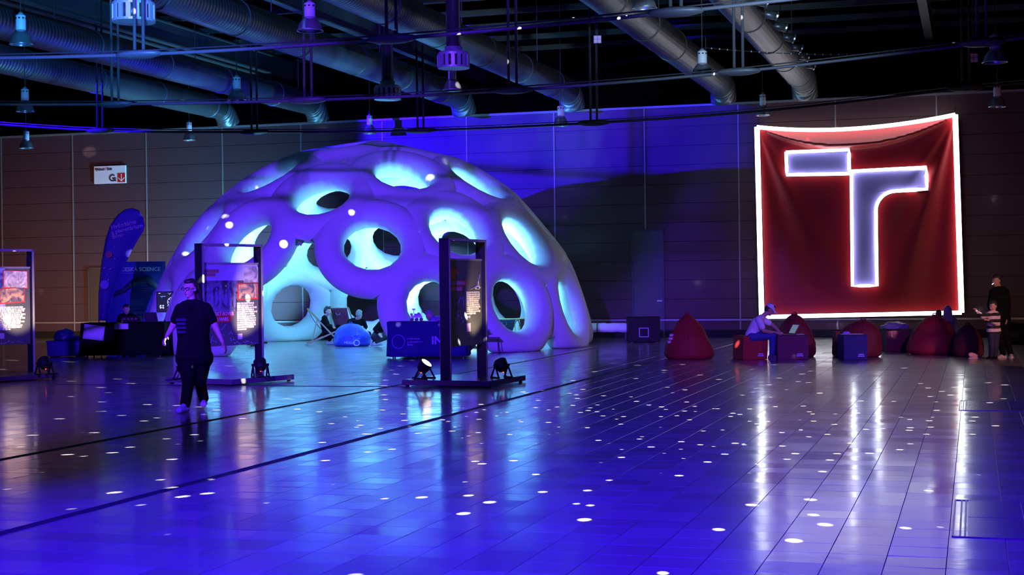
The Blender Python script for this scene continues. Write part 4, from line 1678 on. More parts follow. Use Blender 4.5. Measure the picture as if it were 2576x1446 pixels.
# lettering patch on its left flank
for k in range(3):
    MB().box((-wb * 0.40 + 0.02 * k, -wb * 0.20 - 0.035 * (k % 2), 0.36 + 0.07 * k), (0.03, 0.09, 0.05), -0.9).build('print_patch', INK['pink'], bb1)
beanbag(1953, 2064, 789, 899, 'dark red beanbag with ruffled top behind the laptop cube', RED2, 5.0, 0.0, 0.55)
beanbag(2104, 2232, 804, 900, 'dark red beanbag behind the navy cube', RED2, 9.0, 0.14, 0.8)
beanbag(2297, 2428, 792, 893, 'largest dark red beanbag with two heads showing over it', RED, 13.0, 0.05, 0.6)
beanbag(2408, 2486, 816, 898, 'almost black beanbag behind the striped child', RED3, 17.0, -0.02, 0.85)

t, w_, h_ = beanbag(833, 930, 814, 872, 'round blue beanbag with white star prints inside the dome', mat('royal_blue_vinyl', (0.03, 0.05, 0.55), 0.45), 21.0, -0.03, 1.0, depth=0.9)
wp = mat('print_pale', (0.55, 0.65, 0.95), 0.6)
rr = random.Random(11)


def on_bag(x, z, push=0.015):
    q = max(0.05, 1 - (x / (w_ / 2)) ** 2 - max(0, (z - 0.25) / 0.42) ** 2)
    return Vector((x, -w_ * 0.45 * math.sqrt(q) - push - 0.05, z))


MB().tube([on_bag(0.17, 0.10, 0.03) + Vector((0.075 * math.cos(a), 0, 0.07 * math.sin(a))) for a in np.linspace(0, 2 * PI, 20, endpoint=False)], 0.014, 6, closed=True).build('ring_print', wp, t)
for k in range(16):
    MB().ellipsoid(on_bag(0.05 + rr.random() * 0.3, 0.2 + rr.random() * 0.2, 0.005), (0.009, 0.006, 0.009), 6).build('star_print', wp, t)
text('lettering', 'HEAVY', 0.095, wp, t, on_bag(-0.16, 0.09, 0.045), rot=(PI / 2, 0.12, 0), depth=0.002)


def cube_seat(px0, px1, ptop, pbot, label, m, rz=0.0, tilt=0.0, group='cube seats on the tiled floor', prt=True):
    D = (G((px0 + px1) / 2, pbot) - EYEP).dot(FW)
    w = (px1 - px0) * D / F
    h = (pbot - ptop) * D / F
    g0 = G((px0 + px1) / 2, pbot)
    s = w / (abs(math.cos(rz)) + abs(math.sin(rz)))
    t = thing('cube_seat', g0 + Vector((0, s * 0.55, 0)), label, 'cube seat', rz, group)
    mb = MB()
    n = 8

    def side(fn):
        mb.grid(fn, n, n)
    e = s / 2

    def bul(x, y, z):
        b = 0.02
        cx_, cy_, cz_ = x / e, y / e, (z - h / 2) / (h / 2)
        return Vector((x * (1 + b * (1 - cz_ ** 2)) + tilt * z, y * (1 + b * (1 - cz_ ** 2)), 0.004 + z * (1 + 0.02 * (1 - cx_ ** 2) * (1 - cy_ ** 2) * (z > h * 0.99))))
    for a in range(4):
        c_, s_ = math.cos(a * PI / 2), math.sin(a * PI / 2)
        side(lambda u, v: bul(c_ * (2 * u - 1) * e + s_ * e, s_ * (2 * u - 1) * e - c_ * e, v * h))
    side(lambda u, v: bul((2 * u - 1) * e, (2 * v - 1) * e, h))
    mb.grid(lambda u, v: bul((2 * v - 1) * e, (2 * u - 1) * e, 0.0), n, n)
    mb.build('cover', m, t, smooth=False)
    for z in (0.012, h):
        MB().tube([bul(sx * e, sy * e, z) for sx, sy in ((-1, -1), (1, -1), (1, 1), (-1, 1))], 0.010, 6, closed=True).build('piping', m, t)
    if prt:
        for k in range(2):
            MB().box((e * 0.45, -e - 0.016, 0.08 + 0.035 * k), (0.13 - 0.02 * k, 0.006, 0.018)).build('print_line', INK['lilac'], t)
    return t, h, s


cs1, hc1, sc1 = cube_seat(1853, 1932, 846, 905, 'red cube seat that the man in the cap sits on', RED, 0.25, 0.03)
cs2, hc2, sc2 = cube_seat(1958, 2034, 845, 905, 'dark purple cube carrying the open laptop', mat('plum_cover', (0.10, 0.010, 0.05), 0.75), 0.0)
cs3, hc3, sc3 = cube_seat(2121, 2183, 844, 906, 'navy blue cube with a white sheet on top', mat('navy_cover', (0.012, 0.012, 0.10), 0.7), 0.05)
cs4, hc4, sc4 = cube_seat(2105, 2152, 836, 889, 'red cube mostly hidden behind the navy cube', RED, 0.0, prt=False)
cs5, hc5, sc5 = cube_seat(2231, 2289, 832, 885, 'dark brown-red cube with a jacket lying on it', RED3, 0.0, prt=False)

o = MB().box((0, 0, 0.003), (0.42, 0.30, 0.006)).build('paper_sheet', PAP)
o.location = cs3.location + Vector((-0.02, 0, hc3 + 0.02)); tag(o, 'white paper sheet lying on the navy cube', 'paper')
o = lump('cloth_scrap', cs3.location + Vector((-0.13, -0.05, hc3 + 0.027)), (0.07, 0.06, 0.035), 'crumpled violet cloth on the navy cube', 'cloth', mat('violet_cloth', (0.35, 0.2, 0.7), 0.6), 2, 16)
o = lump('folded_jacket', cs5.location + Vector((0, 0, hc5 + 0.022)), (0.29, 0.24, 0.11), 'crumpled grey jacket lying on the brown-red cube', 'jacket', mat('grey_nylon', (0.22, 0.22, 0.28), 0.3), 8, 36)
laptop(cs2.location + Vector((-0.08, -0.02, hc2 + 0.014)), -PI / 2 + 0.25, 'small open laptop on the purple cube before the man', 0.30, 2.1, scr=mat('laptop_screen', (0.1, 0.12, 0.12), 0.3, emit=(0.5, 0.7, 0.7), estr=0.25))
o = MB().box((0, 0, 0.004), (0.16, 0.24, 0.008)).build('notebook', PAP)
o.location = cs2.location + Vector((0.19, 0.02, hc2 + 0.018)); tag(o, 'pale notebook lying right of the laptop on the purple cube', 'notebook')

# dark bags at the right edge and a pale shoe on the floor
lump('dark_bag', G(2562, 866) + Vector((0, 0.3, 0)), (0.42, 0.3, 0.34), 'dark bag heap on the floor at the right edge', 'bag', M_BLACK, 30, 28)
t = thing('slip_on_shoe', G(2452, 901) + Vector((0, 0.05, 0)), 'single pale pink shoe lying by the almost black beanbag', 'shoe', 0.5)
mb = MB()
mb.ellipsoid((0, 0, 0.045), (0.15, 0.05, 0.045), 18)
for v in mb.v:
    v.z *= 0.65 + 1.0 * max(0, min(1, (0.15 - v.x) / 0.3))
    v.z = max(v.z, 0.012)
mb.build('upper', mat('pink_rubber', (0.75, 0.40, 0.38), 0.6), t, smooth=True)
MB().lathe([(1, 0), (1, 0.012)], 20, R=Matrix.Diagonal((0.15, 0.052, 1.0))).build('sole', mat('pale_sole', (0.7, 0.6, 0.58), 0.6), t)


# ------------------------------------------------------------------ deck chairs inside the dome
def deck_chair(loc, rz, label, canvas, w=0.56, hk=1.0):
    t = thing('deck_chair', loc, label, 'deck chair', rz, 'wooden deck chairs inside the dome')
    wood = mat('beech_wood', (0.42, 0.34, 0.16), 0.5)
    # local: sitter faces +X, y across
    A0, A1_, B0, B1 = Vector((0.48, 0, 0.02)), Vector((-0.42, 0, 0.98 * hk)), Vector((-0.46, 0, 0.02)), Vector((0.52, 0, 0.44 * hk))
    for s in (-1, 1):
        yo = Vector((0, s * w / 2, 0)); yi = Vector((0, s * (w / 2 - 0.04), 0))
        MB().box((A0 + A1_) / 2 + yo, ((A1_ - A0).length, 0.025, 0.04), rot=(A1_ - A0).to_track_quat('X', 'Z').to_matrix()).build('back_rail', wood, t)
        MB().box((B0 + B1) / 2 + yi, ((B1 - B0).length, 0.025, 0.04), rot=(B1 - B0).to_track_quat('X', 'Z').to_matrix()).build('seat_rail', wood, t)
        C0, C1 = Vector((-0.16, 0, 0.70 * hk)), Vector((-0.30, 0, 0.10))
        MB().box((C0 + C1) / 2 + yo * 1.08, ((C1 - C0).length, 0.02, 0.03), rot=(C1 - C0).to_track_quat('X', 'Z').to_matrix()).build('prop_rail', wood, t)
    for p in (A1_, B1, A0, B0):
        MB().tube([p + Vector((0, -w / 2, 0)), p + Vector((0, w / 2, 0))], 0.016, 8).build('cross_bar', wood, t)

    def fn(u, v):
        p = A1_.lerp(B1, v)
        sagv = Vector((0.02, 0, -0.34 * hk)) * math.sin(PI * v) ** 0.9 + Vector((-0.05, 0, 0)) * math.sin(PI * v)
        return p + sagv + Vector((0, (u - 0.5) * (w - 0.08), 0))
    cv = MB().grid(fn, 4, 20).build('canvas', canvas, t, smooth=True, solid=0.006)
    q = A1_.lerp(B1, 0.10) + Vector((0.0, 0, -0.10))
    MB().tube([q + Vector((-0.03, 0.05 + 0.06 * math.cos(a), 0.02 + 0.06 * math.sin(a))) for a in np.linspace(0, 2 * PI, 20, endpoint=False)], 0.004, 5, closed=True).build('logo_ring', wp, cv)
    return t


CAN1 = mat('canvas_navy', (0.03, 0.035, 0.12), 0.8)
CAN2 = mat('canvas_wine', (0.16, 0.03, 0.07), 0.8)
gA = G(806, 868)
deck_chair(gA + Vector((0.05, 0.28, 0)), 0.12, 'wooden deck chair with navy canvas holding the seated man', CAN1)
gB = P(866, 800, 42.2)
deck_chair(Vector((gB.x, gB.y, 0)), PI / 2 - 0.25, 'wooden deck chair with wine red canvas behind the blue beanbag', CAN2)
gC = P(1264, 815, 41.0)
deck_chair(Vector((gC.x, gC.y, 0)), PI / 2 + 0.3, 'wooden deck chair with navy canvas seen through the right front ring', CAN1, hk=0.66)
gD = P(1336, 815, 41.3)
deck_chair(Vector((gD.x, gD.y, 0)), PI / 2 - 0.2, 'wooden deck chair with wine canvas seen through the right front ring', CAN2, hk=0.66)


# ------------------------------------------------------------------ model rover on the blue table
def model_rover(p):
    t = thing('model_rover', p, 'small white model rover standing on the blue table', 'model')
    wh, rd = mat('toy_white', (0.75, 0.76, 0.8), 0.4), mat('toy_red', (0.6, 0.12, 0.05), 0.4)
    MB().box((0, 0, 0.10), (0.24, 0.16, 0.05)).build('chassis', wh, t, bevel=0.004)
    MB().box((0.02, 0, 0.145), (0.14, 0.12, 0.04)).build('deck', mat('toy_grey', (0.3, 0.3, 0.36), 0.4), t, bevel=0.004)
    for x in (-0.10, 0.0, 0.10):
        for s in (-1, 1):
            MB().lathe([(0.036, -0.018), (0.036, 0.018)], 14, (x, s * 0.105, 0.037), R=Matrix.Rotation(PI / 2, 3, 'X')).build('wheel', M_DKMETAL, t)
            MB().tube([(x, s * 0.10, 0.04), (x * 0.6, s * 0.08, 0.10)], 0.007, 6).build('suspension_arm', wh, t)
    MB().tube([(-0.06, 0, 0.16), (-0.06, 0, 0.25)], 0.008, 8).build('mast', wh, t)
    MB().box((-0.06, -0.01, 0.26), (0.07, 0.04, 0.035)).build('camera_head', wh, t)
    MB().lathe([(0.045, 0.0), (0.03, -0.012), (0.004, -0.016)], 16, (0.13, 0, 0.21), R=Matrix.Rotation(0.9, 3, 'Y')).build('dish', mat('toy_grey', (0.3, 0.3, 0.36)), t)
    MB().tube([(0.09, 0, 0.14), (0.125, 0, 0.20)], 0.006, 6).build('dish_arm', wh, t)
    MB().box((0.05, -0.05, 0.175), (0.05, 0.03, 0.03)).build('instrument', rd, t)
    MB().box((-0.11, 0.03, 0.15), (0.05, 0.05, 0.05)).build('instrument', rd, t)


model_rover(P(1048, 806, 32.95) * 1.0 - Vector((0, 0, P(1048, 806, 32.95).z - 0.806)))
o = MB().box((0, 0, 0.003), (0.28, 0.2, 0.006)).build('leaflet', PAP)
o.location = Vector((P(1084, 800, 32.9).x, P(1084, 800, 32.9).y, 0.806)); tag(o, 'white leaflet lying on the blue table beside the model rover', 'leaflet')


# low side table with plant between stand and dome
c = P(1228, 868, 34.6)
c.z = 0
t = thing('side_table', c, 'low dark side table right of the central stand', 'side table')
MB().box((0, 0, 0.36), (0.52, 0.4, 0.03)).build('top', M_DKMETAL, t, bevel=0.004)
for sx in (-1, 1):
    for sy in (-1, 1):
        MB().tube([(sx * 0.22, sy * 0.16, 0.35), (sx * 0.24, sy * 0.18, 0)], 0.010, 6).build('leg', M_DKMETAL, t)
t = thing('potted_plant', c + Vector((-0.08, 0, 0.376)), 'small leafy potted plant on the low side table', 'plant')
MB().lathe([(0.05, 0), (0.065, 0.08), (0.06, 0.08)], 16).build('pot', M_WHITE, t, smooth=True)
gm = mat('leaf_green', (0.10, 0.28, 0.16), 0.5)
rr = random.Random(2)
for k in range(14):
    a = rr.random() * 2 * PI
    L = 0.10 + rr.random() * 0.10
    el = 0.3 + rr.random() * 0.9
    d = Vector((math.cos(a) * math.cos(el), math.sin(a) * math.cos(el), math.sin(el)))
    sdir = d.cross(Vector((0, 0, 1))).normalized() * 0.028
    b = Vector((0, 0, 0.07))
    MB().add([b, b + d * L * 0.5 + sdir + Vector((0, 0, 0.01)), b + d * L + Vector((0, 0, -0.02)), b + d * L * 0.5 - sdir + Vector((0, 0, 0.01))], [(0, 1, 2, 3)]).build('leaf', gm, t, solid=0.002)


# ------------------------------------------------------------------ people
def remesh(mb, name, m, parent, voxel, smooth_it=4):
    me = mb.mesh(name, m, True)
    ob = bpy.data.objects.new('tmp', me)
    COL.objects.link(ob)
    md = ob.modifiers.new('r', 'REMESH')
    md.mode = 'VOXEL'
    md.voxel_size = voxel
    md.use_smooth_shade = True
    if smooth_it:
        sm = ob.modifiers.new('s', 'SMOOTH')
        sm.iterations = smooth_it
        sm.factor = 0.5
    dg = bpy.context.evaluated_depsgraph_get()
    new = bpy.data.meshes.new_from_object(ob.evaluated_get(dg))
    bpy.data.objects.remove(ob)
    bpy.data.meshes.remove(me)
    new.name = name
    new.polygons.foreach_set('use_smooth', [True] * len(new.polygons))
    o = bpy.data.objects.new(name, new)
    COL.objects.link(o)
    o.parent = parent
    return o


SKIN = mat('skin', (0.55, 0.33, 0.25), 0.55, noise_amt=0.06)


def hand(mb, wr, d, palm_n, s=1.0, curl=0.5, thumb_side=1):
    """palm, four unequal fingers bent at the knuckles and a thumb leaving the side of the palm"""
    d = d.normalized()
    n = (palm_n - d * palm_n.dot(d)).normalized()
    sd = d.cross(n) * thumb_side
    base = wr + d * 0.035 * s
    for k in (-1.5, -0.5, 0.5, 1.5):
        mb.capsule(wr + sd * (0.010 * k * s), wr + d * 0.085 * s + sd * (0.019 * k * s), 0.017 * s, 0.014 * s, 8)
    for k, L in ((-1.5, 0.058), (-0.5, 0.074), (0.5, 0.078), (1.5, 0.070)):
        p = wr + d * 0.088 * s + sd * (0.020 * k * s)
        a = 0.0
        dirv = d
        for seg, fr in enumerate((0.45, 0.32, 0.23)):
            a += curl * (0.55 if seg == 0 else 0.8)
            dirv = d * math.cos(a) + n * math.sin(a)
            q = p + dirv * (L * fr * s * 1.05)
            mb.capsule(p, q, (0.0095 - 0.0010 * seg) * s, (0.0088 - 0.0010 * seg) * s, 8)
            p = q
    p = wr + d * 0.030 * s + sd * 0.028 * s
    q = p + (d * 0.6 + sd * 0.7 + n * 0.25).normalized() * 0.040 * s
    r_ = q + (d * 0.85 + sd * 0.25 + n * 0.45).normalized() * 0.034 * s
    mb.capsule(p, q, 0.013 * s, 0.0105 * s, 8)
    mb.capsule(q, r_, 0.0105 * s, 0.0085 * s, 8)


def person(label, D, J, face, cl, s=1.0, bulk=1.0, voxel=0.011, hair='short', base=None, lower=True, headscale=1.0, ground=True, curl=0.5, name='person', hip=1.0):
    """J: joints as (px, py, extra depth) read from the photograph; face: direction the face looks"""
    W = {k: P(v[0], v[1], D + v[2]) for k, v in J.items()}
    if base is None:
        pv = W['pelvis']
        base = Vector((pv.x, pv.y, 0))
    W = {k: v - base for k, v in W.items()}
    t = thing(name, base, label, 'person')
    face = Vector(face).normalized()
    up = Vector((0, 0, 1))
    if abs(face.dot(up)) > 0.95:
        up = Vector((0, 1, 0))
    hx = face.cross(up).normalized()          # to the person's own right... used symmetrically
    hu = hx.cross(face).normalized()
    HM = Matrix((hx, face, hu)).transposed()
    hc = W['head']
    hs = s * headscale

    def hp(x, y, z):
        return hc + HM @ (Vector((x, y, z)) * hs)

    def torso(mb, add=0.0, sc_=1.0):
        b = bulk * s * sc_
        pl, ch, nk = W['pelvis'], W['chest'], W['neck']
        ax = (W['shR'] - W['shL']).normalized()
        hx_ = (W['hipR'] - W['hipL'])
        hx_ = hx_.normalized() if hx_.length > 1e-4 else ax
        waist = pl.lerp(ch, 0.48)
        for k in (-1, 1):
            mb.capsule(pl + hx_ * (0.075 * k * b * (0.7 + 0.3 * hip)), waist + (hx_ + ax).normalized() * (0.065 * k * b), 0.108 * b + add, 0.098 * b + add)
            mb.capsule(waist + (hx_ + ax).normalized() * (0.065 * k * b), ch + ax * (0.075 * k * b), 0.098 * b + add, 0.108 * b + add)
            mb.capsule(ch + ax * (0.075 * k * b), (W['shR'] if k > 0 else W['shL']).lerp(nk, 0.42), 0.10 * b + add, 0.062 * s + add)
            mb.capsule((W['shR'] if k > 0 else W['shL']), nk, 0.056 * s + add, 0.050 * s + add)
        mb.capsule(pl, waist, 0.115 * b + add, 0.105 * b + add)
        mb.capsule(waist, ch, 0.105 * b + add, 0.115 * b + add)
        return mb

    def limb(mb, ks, rs, add=0.0, frac=1.0):
        for i in range(len(ks) - 1):
            a, b2 = W[ks[i]], W[ks[i + 1]]
            mb.capsule(a, b2, rs[i] * s + add, rs[i + 1] * s + add)

    AR = (0.054 * (0.5 + 0.5 * bulk), 0.043 * (0.5 + 0.5 * bulk), 0.027)
    LR = (0.088 * (0.4 + 0.6 * bulk), 0.060, 0.040)
    body = MB()
    torso(body, -0.006)
    body.capsule(W['neck'] - (W['head'] - W['neck']) * 0.1, hp(0, -0.015, -0.07), 0.055 * s, 0.050 * s)
    # head: skull, face, jaw, nose, brow, ears
    body.ellipsoid(hp(0, -0.012, 0.020), (0.074 * hs, 0.092 * hs, 0.098 * hs), 18, HM)
    body.ellipsoid(hp(0, 0.022, -0.040), (0.060 * hs, 0.062 * hs, 0.078 * hs), 16, HM)
    body.ellipsoid(hp(0, 0.055, -0.092), (0.030 * hs, 0.026 * hs, 0.022 * hs), 12, HM)
    body.capsule(hp(0, 0.082, 0.005), hp(0, 0.102, -0.030), 0.010 * hs, 0.014 * hs, 10)
    body.capsule(hp(-0.040, 0.072, 0.022), hp(0.040, 0.072, 0.022), 0.012 * hs, 0.012 * hs, 10)
    for k in (-1, 1):
        body.ellipsoid(hp(0.076 * k, -0.012, -0.010), (0.010 * hs, 0.020 * hs, 0.032 * hs), 10, HM)
        body.ellipsoid(hp(0.038 * k, 0.060, -0.028), (0.020 * hs, 0.018 * hs, 0.018 * hs), 10, HM)
    body.capsule(hp(-0.018, 0.080, -0.062), hp(0.018, 0.080, -0.062), 0.008 * hs, 0.008 * hs, 8)
    for side, tsd in (('L', 1), ('R', -1)):
        if 'el' + side in W:
            limb(body, ('sh' + side, 'el' + side, 'wr' + side), AR)
            d = W['wr' + side] - W['el' + side]
            pn = (W['pelvis'] - W['wr' + side])
            if pn.cross(d).length < 1e-3:
                pn = Vector((0, -1, 0))
            hand(body, W['wr' + side], d, pn, 1.0 * s, curl, tsd)
    if lower:
        for side in 'LR':
            if 'kn' + side in W:
                limb(body, ('hip' + side, 'kn' + side, 'an' + side), LR)
                body.capsule(W['an' + side], W['to' + side], 0.035 * s, 0.028 * s)
    remesh(body, 'body', cl.get('skin', SKIN), t, voxel)
    # eyes and mouth
    for k in (-1, 1):
        e = MB().ellipsoid(hp(0.031 * k, 0.080, 0.004), (0.014 * hs, 0.008 * hs, 0.007 * hs), 10, HM).build('eye', mat('eye_white', (0.7, 0.68, 0.66), 0.3), t, smooth=True)
        MB().ellipsoid(hp(0.031 * k, 0.0865, 0.004), (0.006 * hs, 0.003 * hs, 0.006 * hs), 8, HM).build('iris', M_BLACK, e, smooth=True)
    MB().ellipsoid(hp(0, 0.0885, -0.062), (0.022 * hs, 0.005 * hs, 0.006 * hs), 10, HM).build('mouth', mat('lips', (0.40, 0.15, 0.14), 0.5), t, smooth=True)
    # shirt or jacket
    sh = MB()
    torso(sh, 0.010)
    for side in 'LR':
        if 'el' + side in W:
            a, e_, w_ = W['sh' + side], W['el' + side], W['wr' + side]
            if cl.get('sleeve', 'long') == 'short':
                sh.capsule(a, a.lerp(e_, 0.66), AR[0] * s + 0.016, AR[1] * s + 0.024)
            else:
                sh.capsule(a, e_, AR[0] * s + 0.014, AR[1] * s + 0.013)
                sh.capsule(e_, e_.lerp(w_, 0.90), AR[1] * s + 0.013, AR[2] * s + 0.014)
        elif 'sh' + side in W:
            sh.ellipsoid(W['sh' + side], (0.06 * s,) * 3)
    if cl.get('hem'):
        for side in 'LR':
            sh.capsule(W['hip' + side], W['hip' + side].lerp(W['kn' + side], cl['hem']), 0.11 * s * bulk, 0.105 * s * bulk)
    top = remesh(sh, cl.get('top_name', 'shirt'), cl['shirt'], t, voxel)
    if cl.get('stripes'):
        st = cl['stripes']
        top.data.materials.append(st)
        ax = (W['neck'] - W['pelvis']).normalized()
        for f in top.data.polygons:
            h = (f.center - W['pelvis']).dot(ax)
            if int(math.floor(h / 0.062)) % 2 == 0:
                f.material_index = 1
    # trousers
    if lower and 'knL' in W:
        tr = MB()
        b = bulk * s
        for k, side in ((-1, 'L'), (1, 'R')):
            a, kn, an = W['hip' + side], W['kn' + side], W['an' + side]
            tr.capsule(a, kn, LR[0] * s * (2 * hip - 1) + 0.014, LR[1] * s * hip + 0.018)
            tr.capsule(kn, kn.lerp(an, 0.92), LR[1] * s + 0.018, LR[2] * s + cl.get('cuff', 0.020))
        tr.capsule(W['hipL'], W['hipR'], 0.115 * b * hip, 0.115 * b * hip)
        tr.capsule(W['pelvis'], W['pelvis'].lerp(W['chest'], 0.25), 0.125 * b, 0.120 * b)
        remesh(tr, 'trousers', cl['trousers'], t, voxel)
        for side in 'LR':
            sb = MB()
            an, to = W['an' + side], W['to' + side]
            d = (to - an)
            d.z = 0
            d = d.normalized() if d.length > 1e-4 else Vector((0, -1, 0))
            fz = min(an.z - 0.05 * s, to.z)
            heel = Vector((an.x, an.y, to.z)) - d * 0.045 * s
            sb.capsule(heel + Vector((0, 0, 0.012)), to, 0.040 * s, 0.038 * s)
            sb.capsule(heel + Vector((0, 0, 0.03)), an, 0.042 * s, 0.046 * s)
            sb.capsule(an, to + Vector((0, 0, 0.01)), 0.040 * s, 0.032 * s)
            sd = Vector((-d.y, d.x, 0))
            for k in (-1, 1):
                sb.capsule(heel + sd * 0.012 * k, to + sd * 0.014 * k, 0.034 * s, 0.032 * s)
            # flatten the sole on the ground it touches
            zmin = (to.z - 0.034 * s)
            for v in sb.v:
                v.z = max(v.z, zmin)
            remesh(sb, 'shoe', cl['shoes'], t, voxel * 0.8, 2)
    # hair
    hm = cl.get('hair', mat('hair_dark', (0.03, 0.022, 0.018), 0.5, bump=0.4, bscale=60))
    if hair:
        hb2 = MB()
        hb2.ellipsoid(hp(0, -0.030, 0.040), (0.083 * hs, 0.088 * hs, 0.094 * hs), 16, HM)
        hb2.ellipsoid(hp(0, -0.055, 0.0), (0.078 * hs, 0.060 * hs, 0.085 * hs), 14, HM)
        hb2.ellipsoid(hp(0, 0.02, 0.090), (0.062 * hs, 0.062 * hs, 0.036 * hs), 12, HM)
        if hair == 'tail':
            hb2.capsule(hp(0, -0.10, 0.0), hp(-0.03, -0.14, -0.16), 0.055 * hs, 0.05 * hs)
            hb2.capsule(hp(-0.03, -0.14, -0.16), hp(-0.05, -0.14, -0.32), 0.05 * hs, 0.022 * hs)
        if hair == 'long':
            for k in (-1, 0, 1):
                hb2.capsule(hp(0.05 * k, -0.06, 0.02), hp(0.065 * k, -0.075, -0.20), 0.045 * hs, 0.048 * hs)
                hb2.capsule(hp(0.065 * k, -0.075, -0.20), hp(0.05 * k, -0.08, -0.36), 0.048 * hs, 0.022 * hs)
        if hair == 'tuft':
            for k in range(7):
                a = k * 0.9
                hb2.capsule(hp(0.04 * math.cos(a), 0.0 + 0.04 * math.sin(a), 0.10), hp(0.06 * math.cos(a), 0.01 + 0.07 * math.sin(a), 0.145), 0.026 * hs, 0.010 * hs)
        for v in hb2.v:                       # keep the face free
            q = HM.transposed() @ (v - hc) / hs
            if q.z < 0.055 and q.y > 0.012:
                v -= HM @ Vector((0, (q.y - 0.012) * hs, 0))
        remesh(hb2, 'hair', hm, t, voxel * 0.8, 2)
    return t, hp, HM, W, base, hs


BLK = mat('black_cotton', (0.004, 0.004, 0.005), 0.85, spec=0.12)
BLK2 = mat('black_trousers', (0.004, 0.004, 0.005), 0.85, spec=0.12)
WHS = mat('white_sneaker', (0.80, 0.76, 0.82), 0.6, bump=0.2)

# --- woman walking through the left foreground
Dw = 19.6
Jw = dict(head=(478, 726, 0), neck=(482, 760, 0.0), chest=(486, 803, 0), pelvis=(488, 893, 0.02),
          shL=(453, 777, -0.02), shR=(518, 775, 0.02), elL=(437, 816, 0.05), wrL=(420, 845, -0.10), elR=(541, 820, 0.02), wrR=(560, 860, -0.04),
          hipL=(471, 900, 0), hipR=(507, 900, 0.02), knL=(474, 962, -0.12), anL=(466, 1018, -0.10), toL=(450, 1033, -0.30),
          knR=(503, 960, 0.05), anR=(513, 1005, 0.42), toR=(511, 1017, 0.24))
tw, hp, HM, Ww, bw, hs = person('woman in black t-shirt and glasses walking through the left foreground', Dw, Jw, (-0.45, -0.9, -0.05),
                                dict(shirt=BLK, sleeve='short', trousers=BLK2, shoes=WHS, cuff=0.028), s=1.0, bulk=1.2, voxel=0.008, hair='tail', hip=1.12, headscale=1.02)
gl = thing('tmp', (0, 0, 0), None, None)
bpy.data.objects.remove(gl)
mb = MB()
for k in (-1, 1):
    ring = [hp(0.034 * k + 0.026 * math.cos(a), 0.098, 0.004 + 0.019 * math.sin(a)) for a in np.linspace(0, 2 * PI, 16, endpoint=False)]
    mb.tube(ring, 0.0035, 5, closed=True)
    mb.tube([hp(0.060 * k, 0.096, 0.008), hp(0.078 * k, 0.06, 0.008), hp(0.082 * k, -0.02, 0.004)], 0.003, 5)
mb.tube([hp(-0.010, 0.100, 0.008), hp(0.010, 0.100, 0.008)], 0.003, 5)
mb.build('glasses', M_BLACK, tw)
# print on her shirt
pm = mat('shirt_print', (0.03, 0.02, 0.07), 0.8, spec=0.15)
ax = (Ww['shR'] - Ww['shL']).normalized()
zc = Ww['chest'].lerp(Ww['pelvis'], 0.18)
fw = Vector((-0.12, -0.99, 0)).normalized()
for k in range(4):
    MB().box(zc + fw * 0.165 + ax * (-0.10) + Vector((0, 0, 0.085 - 0.052 * k)), (0.13 - 0.015 * (k % 2), 0.012, 0.034), math.atan2(ax.y, ax.x)).build('shirt_print', pm, tw)

# --- man in a cap sitting on the red cube
Dm = 30.75
Jm = dict(head=(1937, 779, 0), neck=(1918, 797, 0.02), chest=(1904, 815, 0.02), pelvis=(1890, 842, 0.05),
          shL=(1913, 800, 0.22), shR=(1909, 803, -0.18), elL=(1944, 818, 0.20), wrL=(1962, 836, 0.10), elR=(1921, 832, -0.22), wrR=(1958, 838, -0.10),
          hipL=(1893, 846, 0.15), hipR=(1892, 847, -0.06), knL=(1950, 842, 0.20), anL=(1948, 893, 0.22), toL=(1962, 901, 0.22),
          knR=(1945, 843, -0.12), anR=(1942, 892, -0.10), toR=(1956, 902, -0.10))
tm_, hp, HM, Wm, bm2, hs = person('man in white cap and t-shirt bent over a laptop on the red cube', Dm, Jm, (0.85, -0.15, -0.60),
                                  dict(shirt=mat('white_tee', (0.72, 0.70, 0.74), 0.75), sleeve='short', trousers=mat('blue_jeans', (0.03, 0.04, 0.22), 0.8),
                                       shoes=mat('dark_shoe', (0.05, 0.03, 0.07), 0.6), skin=mat('skin_tan', (0.42, 0.24, 0.18), 0.55)), s=1.0, bulk=1.08, hair='short', curl=0.6)
cp = MB()
cp.ellipsoid(hp(0, -0.018, 0.045), (0.092 * hs, 0.105 * hs, 0.088 * hs), 18, HM)
for v in cp.v:
    q = HM.transposed() @ (v - (Wm['head'])) / hs
    if q.z < 0.030:
        v += HM @ Vector((0, 0, (0.030 - q.z) * hs))
for k in range(-3, 4):
    cp.capsule(hp(0.022 * k, 0.06, 0.040), hp(0.019 * k, 0.165 - 0.005 * k * k, 0.015 - 0.002 * k * k), 0.014 * hs, 0.010 * hs, 8)
remesh(cp, 'cap', mat('white_cap', (0.66, 0.62, 0.72), 0.75), tm_, 0.010, 3)

# --- seated man in the deck chair
Dd = 41.05
Jd = dict(head=(824, 783, 0), neck=(818, 797, 0), chest=(817, 812, 0), pelvis=(822, 841, 0),
          shL=(817, 799, 0.20), shR=(815, 800, -0.18), elL=(822, 817, 0.25), wrL=(836, 820, 0.12), elR=(820, 820, -0.24), wrR=(835, 822, -0.12),
          hipL=(824, 842, 0.1), hipR=(824, 842, -0.1), knL=(850, 822, 0.15), anL=(842, 853, 0.18), toL=(853, 862, 0.18),
          knR=(832, 833, -0.16), anR=(829, 857, -0.14), toR=(840, 864, -0.18))
td, hp, HM, Wd, bd, hs = person('man in dark sweater seated in the deck chair inside the dome', Dd, Jd, (0.95, -0.25, -0.12),
                                dict(shirt=BLK, top_name='sweater', trousers=BLK2, shoes=mat('grey_sneaker', (0.35, 0.36, 0.38), 0.6), skin=mat('skin', (0.55, 0.33, 0.25))), s=0.98, bulk=1.05, hair='tuft', curl=0.7)
